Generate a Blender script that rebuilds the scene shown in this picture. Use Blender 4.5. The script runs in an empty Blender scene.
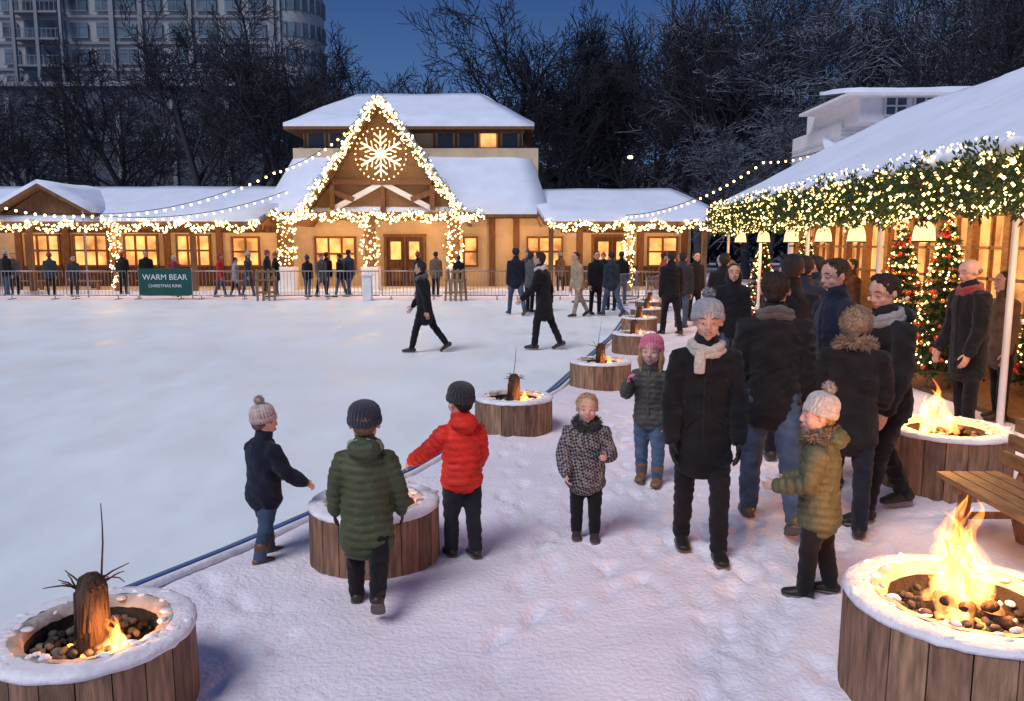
import bpy, math, random
import numpy as np
from mathutils import Vector, Matrix
R=random.Random(7)
S=bpy.context.scene
def V(*a): return Vector(a)
def rad(a): return math.radians(a)
# ------------------------------------------------------------------ materials
MC={}
def mat(name,col,rough=.8,var=.15,ns=8.,bump=.2,bs=60.,metal=0.,em=None,es=0.,stretch=(1,1,1),spec=.3,sheen=0.,sss=0.,snow=False,emvar=0):
    if name in MC: return MC[name]
    m=bpy.data.materials.new(name); m.use_nodes=True; nt=m.node_tree; N=nt.nodes; L=nt.links
    b=N['Principled BSDF']
    b.inputs['Roughness'].default_value=rough; b.inputs['Metallic'].default_value=metal
    b.inputs['Specular IOR Level'].default_value=spec
    if sheen: b.inputs['Sheen Weight'].default_value=sheen
    if sss:
        b.inputs['Subsurface Weight'].default_value=sss; b.inputs['Subsurface Scale'].default_value=.02
    if em:
        b.inputs['Emission Color'].default_value=em+(1,); b.inputs['Emission Strength'].default_value=es
        m.cycles.emission_sampling='NONE'
    b.inputs['Base Color'].default_value=tuple(col)+(1,)
    if var==0 and not bump: MC[name]=m; return m
    tc=N.new('ShaderNodeTexCoord'); mp=N.new('ShaderNodeMapping'); mp.inputs['Scale'].default_value=stretch
    L.new(tc.outputs['Object'],mp.inputs['Vector'])
    n1=N.new('ShaderNodeTexNoise'); n1.inputs['Scale'].default_value=ns; n1.inputs['Detail'].default_value=4
    L.new(mp.outputs['Vector'],n1.inputs['Vector'])
    mx=N.new('ShaderNodeMix'); mx.data_type='RGBA'
    mr=N.new('ShaderNodeMapRange'); mr.inputs['From Min'].default_value=.3; mr.inputs['From Max'].default_value=.7
    L.new(n1.outputs['Fac'],mr.inputs['Value']); L.new(mr.outputs['Result'],mx.inputs['Factor'])
    mx.inputs['A'].default_value=tuple(max(0,c*(1-var)) for c in col)+(1,)
    mx.inputs['B'].default_value=tuple(min(1,c*(1+var)) for c in col)+(1,)
    out=mx.outputs['Result']
    if emvar:
        r3=N.new('ShaderNodeMapRange'); r3.inputs['From Min'].default_value=.35; r3.inputs['From Max'].default_value=.65; r3.inputs['To Min'].default_value=es*(1-emvar); r3.inputs['To Max'].default_value=es
        L.new(n1.outputs['Fac'],r3.inputs['Value']); L.new(r3.outputs['Result'],b.inputs['Emission Strength'])
    if snow:
        g=N.new('ShaderNodeNewGeometry'); sp=N.new('ShaderNodeSeparateXYZ'); L.new(g.outputs['Normal'],sp.inputs[0])
        r2=N.new('ShaderNodeMapRange'); r2.inputs['From Min'].default_value=.35; r2.inputs['From Max'].default_value=.8
        L.new(sp.outputs['Z'],r2.inputs['Value'])
        m2=N.new('ShaderNodeMix'); m2.data_type='RGBA'; m2.inputs['B'].default_value=(.32,.38,.5,1)
        L.new(r2.outputs['Result'],m2.inputs['Factor']); L.new(out,m2.inputs['A']); out=m2.outputs['Result']
    L.new(out,b.inputs['Base Color'])
    if bump:
        n2=N.new('ShaderNodeTexNoise'); n2.inputs['Scale'].default_value=bs; n2.inputs['Detail'].default_value=3
        L.new(mp.outputs['Vector'],n2.inputs['Vector'])
        bp=N.new('ShaderNodeBump'); bp.inputs['Strength'].default_value=bump; bp.inputs['Distance'].default_value=.02
        L.new(n2.outputs['Fac'],bp.inputs['Height']); L.new(bp.outputs['Normal'],b.inputs['Normal'])
    MC[name]=m; return m
def cloth(c,kind=''):
    k='cloth_%s_%.2f_%.2f_%.2f'%((kind,)+tuple(c))
    if kind=='puff': return mat(k,c,.55,.25,7,.3,70,spec=.3)
    if kind=='jean': return mat(k,c,.9,.4,9,.4,160,sheen=.1)
    if kind=='leather': return mat(k,c,.5,.25,14,.2,60,spec=.4)
    if kind=='knit': return mat(k,c,.95,.25,45,.9,150,sheen=.3)
    if kind=='check':
        if k in MC: return MC[k]
        m=mat(k,c,.9,.1,20,.3,120); nt=m.node_tree;N=nt.nodes;L=nt.links
        tc=N.new('ShaderNodeTexCoord'); mp=N.new('ShaderNodeMapping'); mp.inputs['Rotation'].default_value=(.3,.4,.78)
        ch=N.new('ShaderNodeTexChecker'); ch.inputs['Scale'].default_value=60
        ch.inputs[1].default_value=(.025,.025,.03,1); ch.inputs[2].default_value=(.24,.22,.22,1)
        L.new(tc.outputs['Object'],mp.inputs[0]); L.new(mp.outputs[0],ch.inputs[0]); L.new(ch.outputs[0],N['Principled BSDF'].inputs['Base Color'])
        return m
    return mat(k,c,.95,.3,10,.5,110,sheen=.1,spec=.15)
snow_roof=mat('snow_roof',(.68,.76,.9),.7,.06,1.2,.35,7.,spec=.2)
snow_soft=mat('snow_soft',(.74,.74,.79),.7,.14,9,.5,30.,spec=.2)
wood_a=mat('wood_a',(.24,.135,.085),.75,.45,6,.5,30,stretch=(6,6,.8))
wood_b=mat('wood_b',(.30,.18,.11),.75,.45,6,.5,30,stretch=(6,6,.8))
wood_c=mat('wood_c',(.17,.10,.065),.75,.45,6,.5,30,stretch=(6,6,.8))
wood_h=mat('wood_h',(.26,.15,.07),.6,.35,5,.3,30,stretch=(5,1,5))
timber=mat('timber',(.17,.085,.04),.7,.3,4,.2,20,stretch=(3,3,.6))
cream=mat('cream_plaster',(.60,.48,.32),.85,.15,1.5,.2,30)
barkd=mat('bark_dark',(.026,.029,.04),.9,0,4,0)  # bluish cast puts distance haze into the bark colour
barks=mat('bark_snow',(.04,.045,.06),.9,.2,4,0,20,snow=True)  # bark under the snow also carries the bluish haze tint
logm=mat('log_bark',(.07,.04,.028),.9,.55,14,1.,26,stretch=(3,3,.5))
stone=mat('pit_stone',(.11,.095,.085),.8,.6,9,.3,60)
ash=mat('ash',(.03,.025,.022),.95,.3,20,.5,60)
steel=mat('steel',(.35,.37,.4),.4,.1,8,0,10,metal=.7)
whitep=mat('white_paint',(.72,.73,.76),.6,.06,3,.1,30)
needle=mat('needles',(.025,.055,.022),.7,.5,10,0)
needle2=mat('needles_light',(.055,.1,.035),.7,.4,10,0)
bulb=mat('bulb_warm',(1,.8,.5),.4,0,1,0,em=(1.,.64,.25),es=7.)
bulbn=mat('bulb_gold',(1,.8,.4),.4,0,1,0,em=(1.,.66,.22),es=5.5)
glow=mat('window_glow',(.5,.28,.12),.3,.4,1.1,0,em=(1.,.42,.12),es=1.9,emvar=.85)
shade=mat('lantern_glass',(.9,.75,.55),.4,0,1,0,em=(1.,.56,.24),es=1.5)
ember=mat('ember',(.4,.1,.03),.8,.5,30,0,em=(1.,.3,.05),es=4.)
glassd=mat('glass_dark',(.05,.07,.1),.15,.3,.4,0,spec=.6)
black=mat('black',(.012,.012,.014),.6,0,5,0)
eyew=mat('eye_white',(.55,.52,.5),.3,0,1,0)
lipm=mat('lips',(.42,.15,.13),.5,0,20,0)
skin=mat('skin',(.56,.33,.245),.62,.14,14,.15,120,sss=.1,spec=.2)
skin2=mat('skin_rosy',(.64,.38,.30),.62,.16,10,.1,120,sss=.1,spec=.2)
# ------------------------------------------------------------------ mesh builder
class MB:
    def __init__(s): s.v=[];s.f=[];s.m=[];s.s=[]
    def add(s,vs,fs,m=0,sm=True):
        o=len(s.v); s.v.extend([tuple(x) for x in vs])
        for f in fs: s.f.append(tuple(i+o for i in f)); s.m.append(m); s.s.append(sm)
    def merge(s,o,M=None):
        k=len(s.v)
        s.v.extend([tuple(M@Vector(x)) for x in o.v] if M else o.v)
        s.f.extend([tuple(i+k for i in f) for f in o.f]); s.m.extend(o.m); s.s.extend(o.s)
    def box(s,c,d,m=0,M=None):
        x,y,z=d[0]/2,d[1]/2,d[2]/2; c=Vector(c)
        vs=[Vector((a*x,b*y,e*z)) for a in(-1,1) for b in(-1,1) for e in(-1,1)]
        if M: vs=[M@v for v in vs]
        s.add([v+c for v in vs],[(0,1,3,2),(4,6,7,5),(0,4,5,1),(2,3,7,6),(0,2,6,4),(1,5,7,3)],m,False)
    def beam(s,a,b,w,h,m=0):
        a=Vector(a);b=Vector(b);t=(b-a).normalized()
        up=V(0,0,1) if abs(t.z)<.9 else V(0,1,0)
        x=t.cross(up).normalized(); u=x.cross(t)
        vs=[p+x*(i*w/2)+u*(j*h/2) for p in(a,b) for i,j in((-1,-1),(1,-1),(1,1),(-1,1))]
        s.add(vs,[(0,3,2,1),(4,5,6,7),(0,1,5,4),(1,2,6,5),(2,3,7,6),(3,0,4,7)],m,False)
    def tube(s,pts,rads,seg=8,m=0,ref=None,cap=True):
        pts=[Vector(p) for p in pts]; n=len(pts); rr=[r if isinstance(r,tuple) else (r,r) for r in rads]
        T=[]
        for i in range(n):
            t=pts[min(i+1,n-1)]-pts[max(i-1,0)]; T.append(t.normalized() if t.length>1e-9 else V(0,0,1))
        if cap:
            t0,t1=T[0],T[-1]; r0,r1=rr[0],rr[-1]; m0,m1=min(r0),min(r1)
            pts=[pts[0]-t0*m0*.6]+pts+[pts[-1]+t1*m1*.6]; T=[t0]+T+[t1]
            rr=[(r0[0]*.72,r0[1]*.72)]+rr+[(r1[0]*.72,r1[1]*.72)]; n+=2
        a=None; vs=[]
        for i in range(n):
            t=T[i]
            if ref is not None: q=Vector(ref)
            elif a is None: q=V(1,0,0) if abs(t.x)<.7 else V(0,1,0)
            else: q=a
            a=(q-t*q.dot(t)).normalized(); b=t.cross(a)
            for k in range(seg):
                an=2*math.pi*k/seg; vs.append(pts[i]+a*(math.cos(an)*rr[i][0])+b*(math.sin(an)*rr[i][1]))
        fs=[(i*seg+k,i*seg+(k+1)%seg,(i+1)*seg+(k+1)%seg,(i+1)*seg+k) for i in range(n-1) for k in range(seg)]
        if cap:
            c0=len(vs); vs.append(pts[0]-T[0]*min(rr[0])*.35); vs.append(pts[-1]+T[-1]*min(rr[-1])*.35)
            for k in range(seg):
                fs.append((c0,(k+1)%seg,k)); fs.append((c0+1,(n-1)*seg+k,(n-1)*seg+(k+1)%seg))
        s.add(vs,fs,m)
    def ball(s,c,r,m=0,seg=12,rg=8,M=None):
        if not isinstance(r,tuple): r=(r,r,r)
        vs=[];c=Vector(c)
        for i in range(1,rg):
            th=math.pi*i/rg
            for k in range(seg):
                a=2*math.pi*k/seg; vs.append(V(math.sin(th)*math.cos(a)*r[0],math.sin(th)*math.sin(a)*r[1],math.cos(th)*r[2]))
        vs+= [V(0,0,r[2]),V(0,0,-r[2])]
        if M: vs=[M@v for v in vs]
        fs=[(i*seg+k,(i+1)*seg+k,(i+1)*seg+(k+1)%seg,i*seg+(k+1)%seg) for i in range(rg-2) for k in range(seg)]
        t=len(vs)-2
        fs+=[(t,k,(k+1)%seg) for k in range(seg)]+[(t+1,(rg-2)*seg+(k+1)%seg,(rg-2)*seg+k) for k in range(seg)]
        s.add([v+c for v in vs],fs,m)
    def octa(s,c,r,m=0):
        c=Vector(c); s.add([c+V(r,0,0),c+V(-r,0,0),c+V(0,r,0),c+V(0,-r,0),c+V(0,0,r),c+V(0,0,-r)],
            [(0,2,4),(2,1,4),(1,3,4),(3,0,4),(2,0,5),(1,2,5),(3,1,5),(0,3,5)],m)
    def lathe(s,prof,seg,m=0,c=(0,0,0),rip=0,rn=0,jit=0,M=None):
        vs=[];c=Vector(c)
        for (r,z) in prof:
            for k in range(seg):
                a=2*math.pi*k/seg; q=r*(1+rip*math.cos(a*rn))+ (R.uniform(-jit,jit) if jit else 0)
                p=V(q*math.cos(a),q*math.sin(a),z+(R.uniform(-jit,jit) if jit else 0)); vs.append(c+(M@p if M else p))
        fs=[(i*seg+k,i*seg+(k+1)%seg,(i+1)*seg+(k+1)%seg,(i+1)*seg+k) for i in range(len(prof)-1) for k in range(seg)]
        s.add(vs,fs,m)
    def slab(s,a,b,c,d,th,m=0,nu=1,nv=1,nz=0):
        a,b,c,d=map(Vector,(a,b,c,d)); vs=[]
        for j in range(nv+1):
            for i in range(nu+1):
                u,v=i/nu,j/nv; p=a*(1-u)*(1-v)+b*u*(1-v)+c*u*v+d*(1-u)*v
                q=th+ (nz*(math.sin(p.x*1.7+p.y*.9)+math.sin(p.x*.6-p.y*2.1+1)+R.uniform(-.6,.6)) if nz else 0)
                if nz and (i in(0,nu) or j in(0,nv)): q*=.75
                vs.append(p+V(0,0,q))
        o=len(vs); w=nu+1
        fs=[(j*w+i,j*w+i+1,(j+1)*w+i+1,(j+1)*w+i) for j in range(nv) for i in range(nu)]
        ring=[i for i in range(w)]+[j*w+nu for j in range(1,nv+1)]+[nv*w+i for i in range(nu-1,-1,-1)]+[j*w for j in range(nv-1,0,-1)]
        for k in ring:
            j,i=divmod(k,w); u,v=i/nu,j/nv; vs.append(a*(1-u)*(1-v)+b*u*(1-v)+c*u*v+d*(1-u)*v)
        n=len(ring)
        fs+=[(ring[k],o+k,o+(k+1)%n,ring[(k+1)%n]) for k in range(n)]
        fs.append(tuple(o+k for k in range(n)))
        s.add(vs,fs,m,bool(nz))
    def obj(s,name,mats,loc=(0,0,0),rz=0,parent=None,scale=1):
        me=bpy.data.meshes.new(name); me.from_pydata(s.v,[],s.f)
        for m in mats: me.materials.append(m)
        me.polygons.foreach_set('material_index',s.m); me.polygons.foreach_set('use_smooth',s.s); me.update()
        return inst(name,me,loc,rz,parent,scale)
def inst(name,me,loc=(0,0,0),rz=0,parent=None,scale=1):
    o=bpy.data.objects.new(name,me); o.location=loc; o.rotation_euler=(0,0,rz); o.scale=(scale,)*3
    S.collection.objects.link(o)
    if parent: o.parent=parent
    return o
def light(parent,loc,e,col=(1,.62,.3),r=.12,name='lamp_light'):
    l=bpy.data.lights.new(name,'POINT'); l.energy=e; l.color=col; l.shadow_soft_size=r
    o=bpy.data.objects.new(name,l); o.location=loc; o.parent=parent; S.collection.objects.link(o); return o
def remesh(dst,src,vox,m,it=3,disp=None):
    me=bpy.data.meshes.new('t'); me.from_pydata(src.v,[],src.f); ob=bpy.data.objects.new('t',me); S.collection.objects.link(ob)
    md=ob.modifiers.new('r','REMESH'); md.mode='VOXEL'; md.voxel_size=vox
    sm=ob.modifiers.new('s','SMOOTH'); sm.factor=.5; sm.iterations=it
    dg=bpy.context.evaluated_depsgraph_get(); ev=ob.evaluated_get(dg); m2=ev.to_mesh()
    n=len(m2.vertices); co=np.empty(n*3); no=np.empty(n*3)
    m2.vertices.foreach_get('co',co); m2.vertices.foreach_get('normal',no); co=co.reshape(-1,3); no=no.reshape(-1,3)
    fs=[tuple(p.vertices) for p in m2.polygons]
    if disp is not None: co=co+no*disp(co)[:,None]
    ev.to_mesh_clear(); bpy.data.objects.remove(ob); bpy.data.meshes.remove(me)
    dst.add(co.tolist(),fs,m)
def folds(co,f,seed,amp):
    q=np.random.RandomState(seed); r=np.zeros(len(co))
    for i in range(5):
        k=q.normal(size=3)*np.array([.6,.6,1.1])*f; l=q.normal(size=3)*f*.45
        r+=np.sin(co@k+q.uniform(0,6)+1.8*np.sin(co@l+q.uniform(0,6)))
    r=r/5
    return amp*(1-2*np.abs(r)**.7)
def fur(mb,c,rx,n,ln,m,rr,up=None):
    for _ in range(n):
        d=V(rr.gauss(0,1),rr.gauss(0,1),rr.gauss(0,1)).normalized()
        p=Vector(c)+V(d.x*rx[0],d.y*rx[1],d.z*rx[2]); t=(d+V(rr.uniform(-.6,.6),rr.uniform(-.6,.6),rr.uniform(-.9,.4))).normalized()
        s=t.cross(V(rr.random(),rr.random(),rr.random())).normalized()*ln*.16
        mb.add([p-s-d*ln*.3,p+s-d*ln*.3,p+t*ln],[(0,1,2)],m)
# ------------------------------------------------------------------ people
SEED=[0]
def hand(mb,w,d,side,hl,m,glove,seg,curl=.5):
    d=Vector(d).normalized()
    sp=V(0,1,0)-d*d.y
    if sp.length<.45: sp=V(0,0,1)-d*d.z
    sp.normalize(); n=d.cross(sp).normalized()
    if n.x*side>0: n=-n
    if abs(n.x)<.3 and n.z>0: n=-n
    g=1.2 if glove else 1.
    kn=w+d*hl*.5
    mb.tube([w-d*hl*.1,w+d*hl*.15,w+d*hl*.35,kn],[(hl*.15,hl*.12),(hl*.19,hl*.11),(hl*.22,hl*.1),(hl*.2,hl*.08)],seg,m,ref=sp)
    for i,(o,l) in enumerate(((.16,.42),(.055,.49),(-.055,.46),(-.16,.36))):
        p=kn+sp*hl*o-d*hl*.04; pts=[p]; dd=d.copy()
        for j,f in enumerate((.45,.32,.25)):
            a=curl*(.35+.45*j)*(1+.12*i); dd=(d*math.cos(a)+n*math.sin(a)+sp*o*.25).normalized()
            p=p+dd*hl*l*f*1.05; pts.append(p)
        r=hl*.046*g; mb.tube(pts,[r,r,r*.93,r*.8],max(5,seg-4),m)
    p=w+d*hl*.12+sp*hl*.14; q=p+(d*.55+sp*.75+n*.2).normalized()*hl*.22; q2=q+(d*.9+sp*.25+n*.35).normalized()*hl*.17; q3=q2+(d*1+n*.5).normalized()*hl*.12
    mb.tube([p,q,q2,q3],[hl*.07*g,hl*.06*g,hl*.052*g,hl*.042*g],max(5,seg-4),m)
def person(name,X,Y,yaw,H,**o):
    SEED[0]+=1; sd=SEED[0]; rr=random.Random(sd)
    kid=o.get('kid',0); lod=o.get('lod',0); vox=(.011,.02,.032)[lod]; seg=(14,10,7)[lod]
    b=o.get('bulk',1.); kk=1.16 if kid else 1.
    coat=o.get('coat',(.02,.02,.024)); kind=o.get('kind','')
    mats=[cloth(coat,kind),cloth(o.get('pants',(.02,.02,.025)),o.get('pk','')),cloth(o.get('shoe',(.03,.025,.02)),'leather'),
          skin2 if kid else skin, cloth(o.get('hatc',(.3,.3,.3)),'knit'), mat('hair_%.2f_%.2f'%(o.get('hair',(.03,.02,.015))[0],o.get('hair',(.03,.02,.015))[1]),o.get('hair',(.03,.02,.015)),.6,.4,30,.8,90,stretch=(2,2,.4)),
          black,eyew,lipm,cloth(o.get('scarf',(.5,.48,.45)),'knit'),cloth(o.get('glove',(.03,.03,.04)),''),cloth(o.get('furc',(.5,.42,.33)),'knit'),mat('shoe_sole',(.14,.12,.11),.8,.2,9,0)]
    D=MB()
    hh=H*(.187 if kid else .142); chin=H-hh; hip=H*(.445 if kid else .505); knee=H*(.24 if kid else .28); ank=H*.045
    shz=H*(.745 if kid else .80); nb=chin-H*(.002 if kid else .015)
    legs=o.get('legs',((3,3),(-3,4))); J=[]
    for sd_,(a,k) in zip((-1,1),legs):
        a=rad(a);k=rad(k); h=V(sd_*.05*H,0,hip); kn=h+V(sd_*.05,math.sin(a),-math.cos(a)).normalized()*(hip-knee)
        a2=a-k; an=kn+V(0,math.sin(a2),-math.cos(a2))*(knee-ank); J.append([h,kn,an,a2,sd_])
    lo=min(j[2].z for j in J)
    for j in J: j.append(j[3]*.85 if j[2].z>lo+.02*H else 0.)
    def sole(j,f):
        p=j[5]; fd=V(0,math.cos(p),math.sin(p)); dn=V(0,math.sin(p),-math.cos(p)); return j[2]+fd*f*H+dn*ank
    mz=min(sole(j,f).z for j in J for f in(-.035,.1)); dz=V(0,0,-mz+.002)
    for j in J:
        for i in range(3): j[i]=j[i]+dz
    hipc=V(0,0,hip)+dz
    lean=rad(o.get('lean',2))
    def T(p):
        y,z=p[1],p[2]-hip
        return V(p[0],y*math.cos(lean)+z*math.sin(lean),-y*math.sin(lean)+z*math.cos(lean)+hip)+dz
    P=MB(); pw=o.get('pw',1.)*kk
    P.ball(hipc+V(0,0,.01*H),(.088*H*kk,.068*H*kk,.07*H),0,16,10)
    for j in J:
        h,kn,an=j[:3]
        P.tube([h+V(0,0,.02*H),h*.5+kn*.5,kn,kn*.45+an*.55,an-V(0,0,.006*H)],[.054*H*pw,.050*H*pw,.039*H*pw,.036*H*pw,.032*H*pw],14)
    remesh(D,P,vox,1,2,(lambda c:folds(c,30 if not kid else 42,sd,.008*H/1.75)) if lod<2 else None)
    bt=o.get('boot',.0)
    for j in J:
        p=j[5]; fd=V(0,math.cos(p),math.sin(p)); dn=V(0,math.sin(p),-math.cos(p)); a=j[2]; base=a+dn*ank
        Q=MB(); up=(j[1]-a).normalized()
        Q.tube([base+fd*f*H-dn*(z*H) for f,z in((-.030,.026),(0,.030),(.035,.026),(.07,.020),(.1,.016))],[(.023*H*kk,.023*H),(.026*H*kk,.027*H),(.027*H*kk,.023*H),(.030*H*kk,.018*H),(.024*H*kk,.013*H)],12,2,ref=V(1,0,0))
        Q.tube([a+dn*.015*H,a+up*(.01+bt)*H],[.027*H*kk,(.028+bt*.12)*H*kk*(1.12 if bt>.03 else 1)],12,2)
        if lod==0: remesh(D,Q,.007,2,2)
        else: D.merge(Q)
        D.tube([base+fd*f*H-dn*(.006*H) for f in(-.03,0,.035,.07,.1)],[(w*H*kk,.0065*H) for w in(.024,.028,.029,.031,.026)],12,12,ref=V(1,0,0))
    C=MB(); hem=o.get('hem',.46)*H*(.93 if kid else 1); z0=.94 if kid else 1.
    fl=o.get('flare',1.06)
    rings=[(.52*z0,.096,.074),(.6*z0,.089,.069),(.69*z0,.096,.074),(.75*z0,.102,.073),(.79*z0,.094,.062),(.82*z0,.064,.052)]
    bw=b*kk; pts=[];rs=[]
    n=max(1,int((.52*z0*H-hem)/(.06*H)))
    for i in range(n):
        t=i/n; z=hem+(.52*z0*H-hem)*t; g=fl*(1-t)+t; pts.append(T((0,0,z))); rs.append((.097*H*bw*g,.076*H*bw*g))
    for z,x,y in rings: pts.append(T((0,0,z*H))); rs.append((x*H*bw,y*H*bw))
    pts.append(T((0,0,nb+.0*H))); rs.append((.048*H*kk,.046*H*kk))
    C.tube(pts,rs,20,0,ref=V(1,0,0))
    arms=o.get('arms',(((.1,-.03,-1),(.02,.22,-1)),((.1,-.03,-1),(.02,.22,-1))))
    ul,fl_=(.15*H,.135*H) if kid else (.168*H,.15*H); A=[]
    for s,(u,f) in zip((-1,1),arms):
        u=V(u[0]*s,u[1],u[2]).normalized(); f=V(f[0]*s,f[1],f[2]).normalized()
        sh=T((s*(.092*b if not kid else .096*b)*H,0,shz-.014*H)); el=sh+u*ul; wr=el+f*fl_; A.append((s,sh,el,wr,f))
        C.tube([T((s*.04*H,0,shz-.010*H)),sh,sh*.45+el*.55,el,el*.4+wr*.6,wr],[.042*H*bw,.045*H*bw,.040*H*bw,.036*H*bw,.034*H*bw,.029*H*bw],14)
    if o.get('hood'): C.ball(T((0,-.06*H*kk,nb-.012*H)),(.07*H*kk,.05*H*kk,.04*H*kk))
    C.tube([T((0,0,nb-.03*H)),T((0,.005*H,nb+.018*H))],[(.054*H*kk,.050*H*kk),(.048*H*kk,.048*H*kk)],14,0,ref=V(1,0,0))
    def dsp(co):
        d=folds(co,20 if not kid else 30,sd+50,.010*H/1.75*(1.3 if kid else 1))+folds(co,55,sd+80,.0028)
        if kind=='puff':
            s_=co[:,2].copy()
            for s,sh,el,wr,f in A:
                for q0,q1,base in((sh,el,0.),(el,wr,ul)):
                    a0=np.array(q0);ab=np.array(q1)-a0; t=np.clip(((co-a0)@ab)/(ab@ab),0,1); ds=np.linalg.norm(co-(a0+t[:,None]*ab),axis=1)
                    mk=(ds<.055*H*bw)&((np.abs(co[:,0])>.1*H*bw)|(co[:,1]>.09*H*bw)|(co[:,1]<-.09*H*bw)); s_=np.where(mk,base+t*np.linalg.norm(ab),s_)
            sp=.047 if kid else .07
            d=d*.7+.012*(np.abs(np.sin(math.pi*s_/sp+.35*np.sin(co[:,0]*25+sd)))**.6-.6)
        return d
    remesh(D,C,vox,0,2 if kind=='puff' else 3,dsp if lod<2 else None)
    if lod==0:
        for s,sh,el,wr,f in A: D.tube([wr-f*.012*H,wr+f*.006*H],[.027*H*bw,.025*H*bw],14,6 if kind!='puff' else 0)
        zz=[hem+.02*H+(nb-.03*H-hem-.02*H)*i/8 for i in range(9)]
        def ry(z):
            q=[(.3*H,.076),(.52*z0*H,.074),(.6*z0*H,.069),(.69*z0*H,.074),(.75*z0*H,.073),(.82*z0*H,.052),(nb,.046)]
            return float(np.interp(z,[a for a,_ in q],[c for _,c in q]))*H*bw
        D.tube([T((.004,ry(z)+.002,z)) for z in zz],[(.014*H,.006*H)]*9,8,0,ref=V(1,0,0))
        for s in(-1,1):
            z=.55*z0*H; D.tube([T((s*.045*H,ry(z)*.9,z+.012*H)),T((s*.075*H,ry(z)*.68,z-.02*H))],[(.006*H)]*2,6,0)
    gl='glove' in o
    for s,sh,el,wr,f in A:
        Q=MB(); hand(Q,wr+f*.006*H,f,s,.1*H*(.95 if kid else 1),10 if gl else 3,gl,(12,8,6)[lod],o.get('curl',.55))
        if lod==0: remesh(D,Q,.003 if kid else .0037,10 if gl else 3,2)
        else: D.merge(Q)
    u=hh; hc=T((0,.012*H,chin+.5*hh))
    M=Matrix.Translation(hc)@Matrix.Rotation(rad(o.get('hy',0)),4,'Z')@Matrix.Rotation(rad(o.get('hp',0)),4,'X')
    Q=MB()
    Q.ball((0,-.04*u,.12*u),(.365*u,.43*u,.375*u),3,20,14); Q.ball((0,.05*u,-.14*u),((.30 if kid else .285)*u,.30*u,.345*u),3,20,14)
    Q.ball((0,.22*u,-.385*u),.105*u,3)
    for s in(-1,1):
        Q.ball((s*.15*u,.2*u,-.13*u),(.135 if kid else .12)*u,3); Q.ball((s*.365*u,-.03*u,-.03*u),(.045*u,.075*u,.115*u),3)
        Q.ball((s*.045*u,.38*u,-.125*u),.04*u,3,8,6)
        Q.tube([(s*.24*u,.27*u,.09*u),(s*.06*u,.345*u,.1*u)],[.04*u,.045*u],8,3)
    Q.tube([(0,.345*u,.06*u),(0,.40*u,-.06*u),(0,.42*u,-.115*u)],[.035*u,.045*u,.055*u],10,3)
    if lod<2:
        Q2=MB(); Q2.tube([(0,.32*u,-.245*u),(0,.33*u,-.30*u)],[.07*u,.075*u],8,3); Q.merge(Q2)
    H2=MB()
    if lod==0: remesh(H2,Q,u/34,3,2)
    else: H2.merge(Q)
    for s in(-1,1):
        H2.ball((s*.145*u,.298*u,.012*u),(.060*u,.05*u,.028*u),7,10,8); H2.ball((s*.142*u,.334*u,.012*u),(.029*u,.018*u,.027*u),6,8,6)
        H2.tube([(s*.215*u,.3*u,.018*u),(s*.15*u,.35*u,.038*u),(s*.085*u,.335*u,.02*u)],[.010*u,.014*u,.010*u],6,3)
        H2.tube([(s*.25*u,.3*u,.115*u),(s*.16*u,.362*u,.145*u),(s*.07*u,.372*u,.125*u)],[.008*u,.014*u,.012*u],6,5)
    H2.tube([(-.105*u,.335*u,-.262*u),(-.03*u,.395*u,-.252*u),(.03*u,.395*u,-.252*u),(.105*u,.335*u,-.262*u)],[.012*u,.022*u,.022*u,.012*u],8,8)
    H2.tube([(-.085*u,.335*u,-.29*u),(0,.4*u,-.295*u),(.085*u,.335*u,-.29*u)],[.012*u,.028*u,.012*u],8,8)
    if o.get('smile') and lod==0: H2.tube([(-.07*u,.375*u,-.272*u),(0,.407*u,-.274*u),(.07*u,.375*u,-.272*u)],[.008*u,.014*u,.008*u],6,7)
    hs=o.get('hs','short'); ht=o.get('hat')
    if hs!='bald':
        Q=MB(); Q.ball((0,-.08*u,.15*u),(.385*u,.42*u,.38*u),5,18,12)
        Q.ball((0,-.22*u,-.05*u),(.29*u,.22*u,.25*u),5,14,10)
        if hs=='short' and not ht:
            for s in(-1,1): Q.ball((s*.335*u,.0*u,.08*u),(.04*u,.1*u,.12*u),5)
            for i in range(9): Q.ball((rr.uniform(-.24,.24)*u,rr.uniform(-.1,.18)*u,.45*u),(.1*u,.12*u,.06*u),5,8,6)
        if hs=='long':
            for s in(-1,1): Q.tube([(s*.34*u,.05*u,.1*u),(s*.37*u,0,-.3*u),(s*.33*u,.02*u,-.8*u)],[.09*u,.12*u,.07*u],8,5)
            Q.tube([(0,-.25*u,0),(0,-.3*u,-.7*u)],[(.33*u,.16*u),(.28*u,.1*u)],12,5,ref=V(1,0,0))
        if lod==0:
            remesh(H2,Q,u/28,5,1,lambda c:folds(c*np.array([1,1,.35]),170,sd+9,.0045))
            if not ht: fur(H2,V(0,-.08*u,.15*u),(.385*u,.42*u,.38*u),500,.07*u,5,rr)
        else: H2.merge(Q)
    else:
        H2.ball((0,-.16*u,.0*u),(.375*u,.34*u,.2*u),5,14,10)
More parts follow.
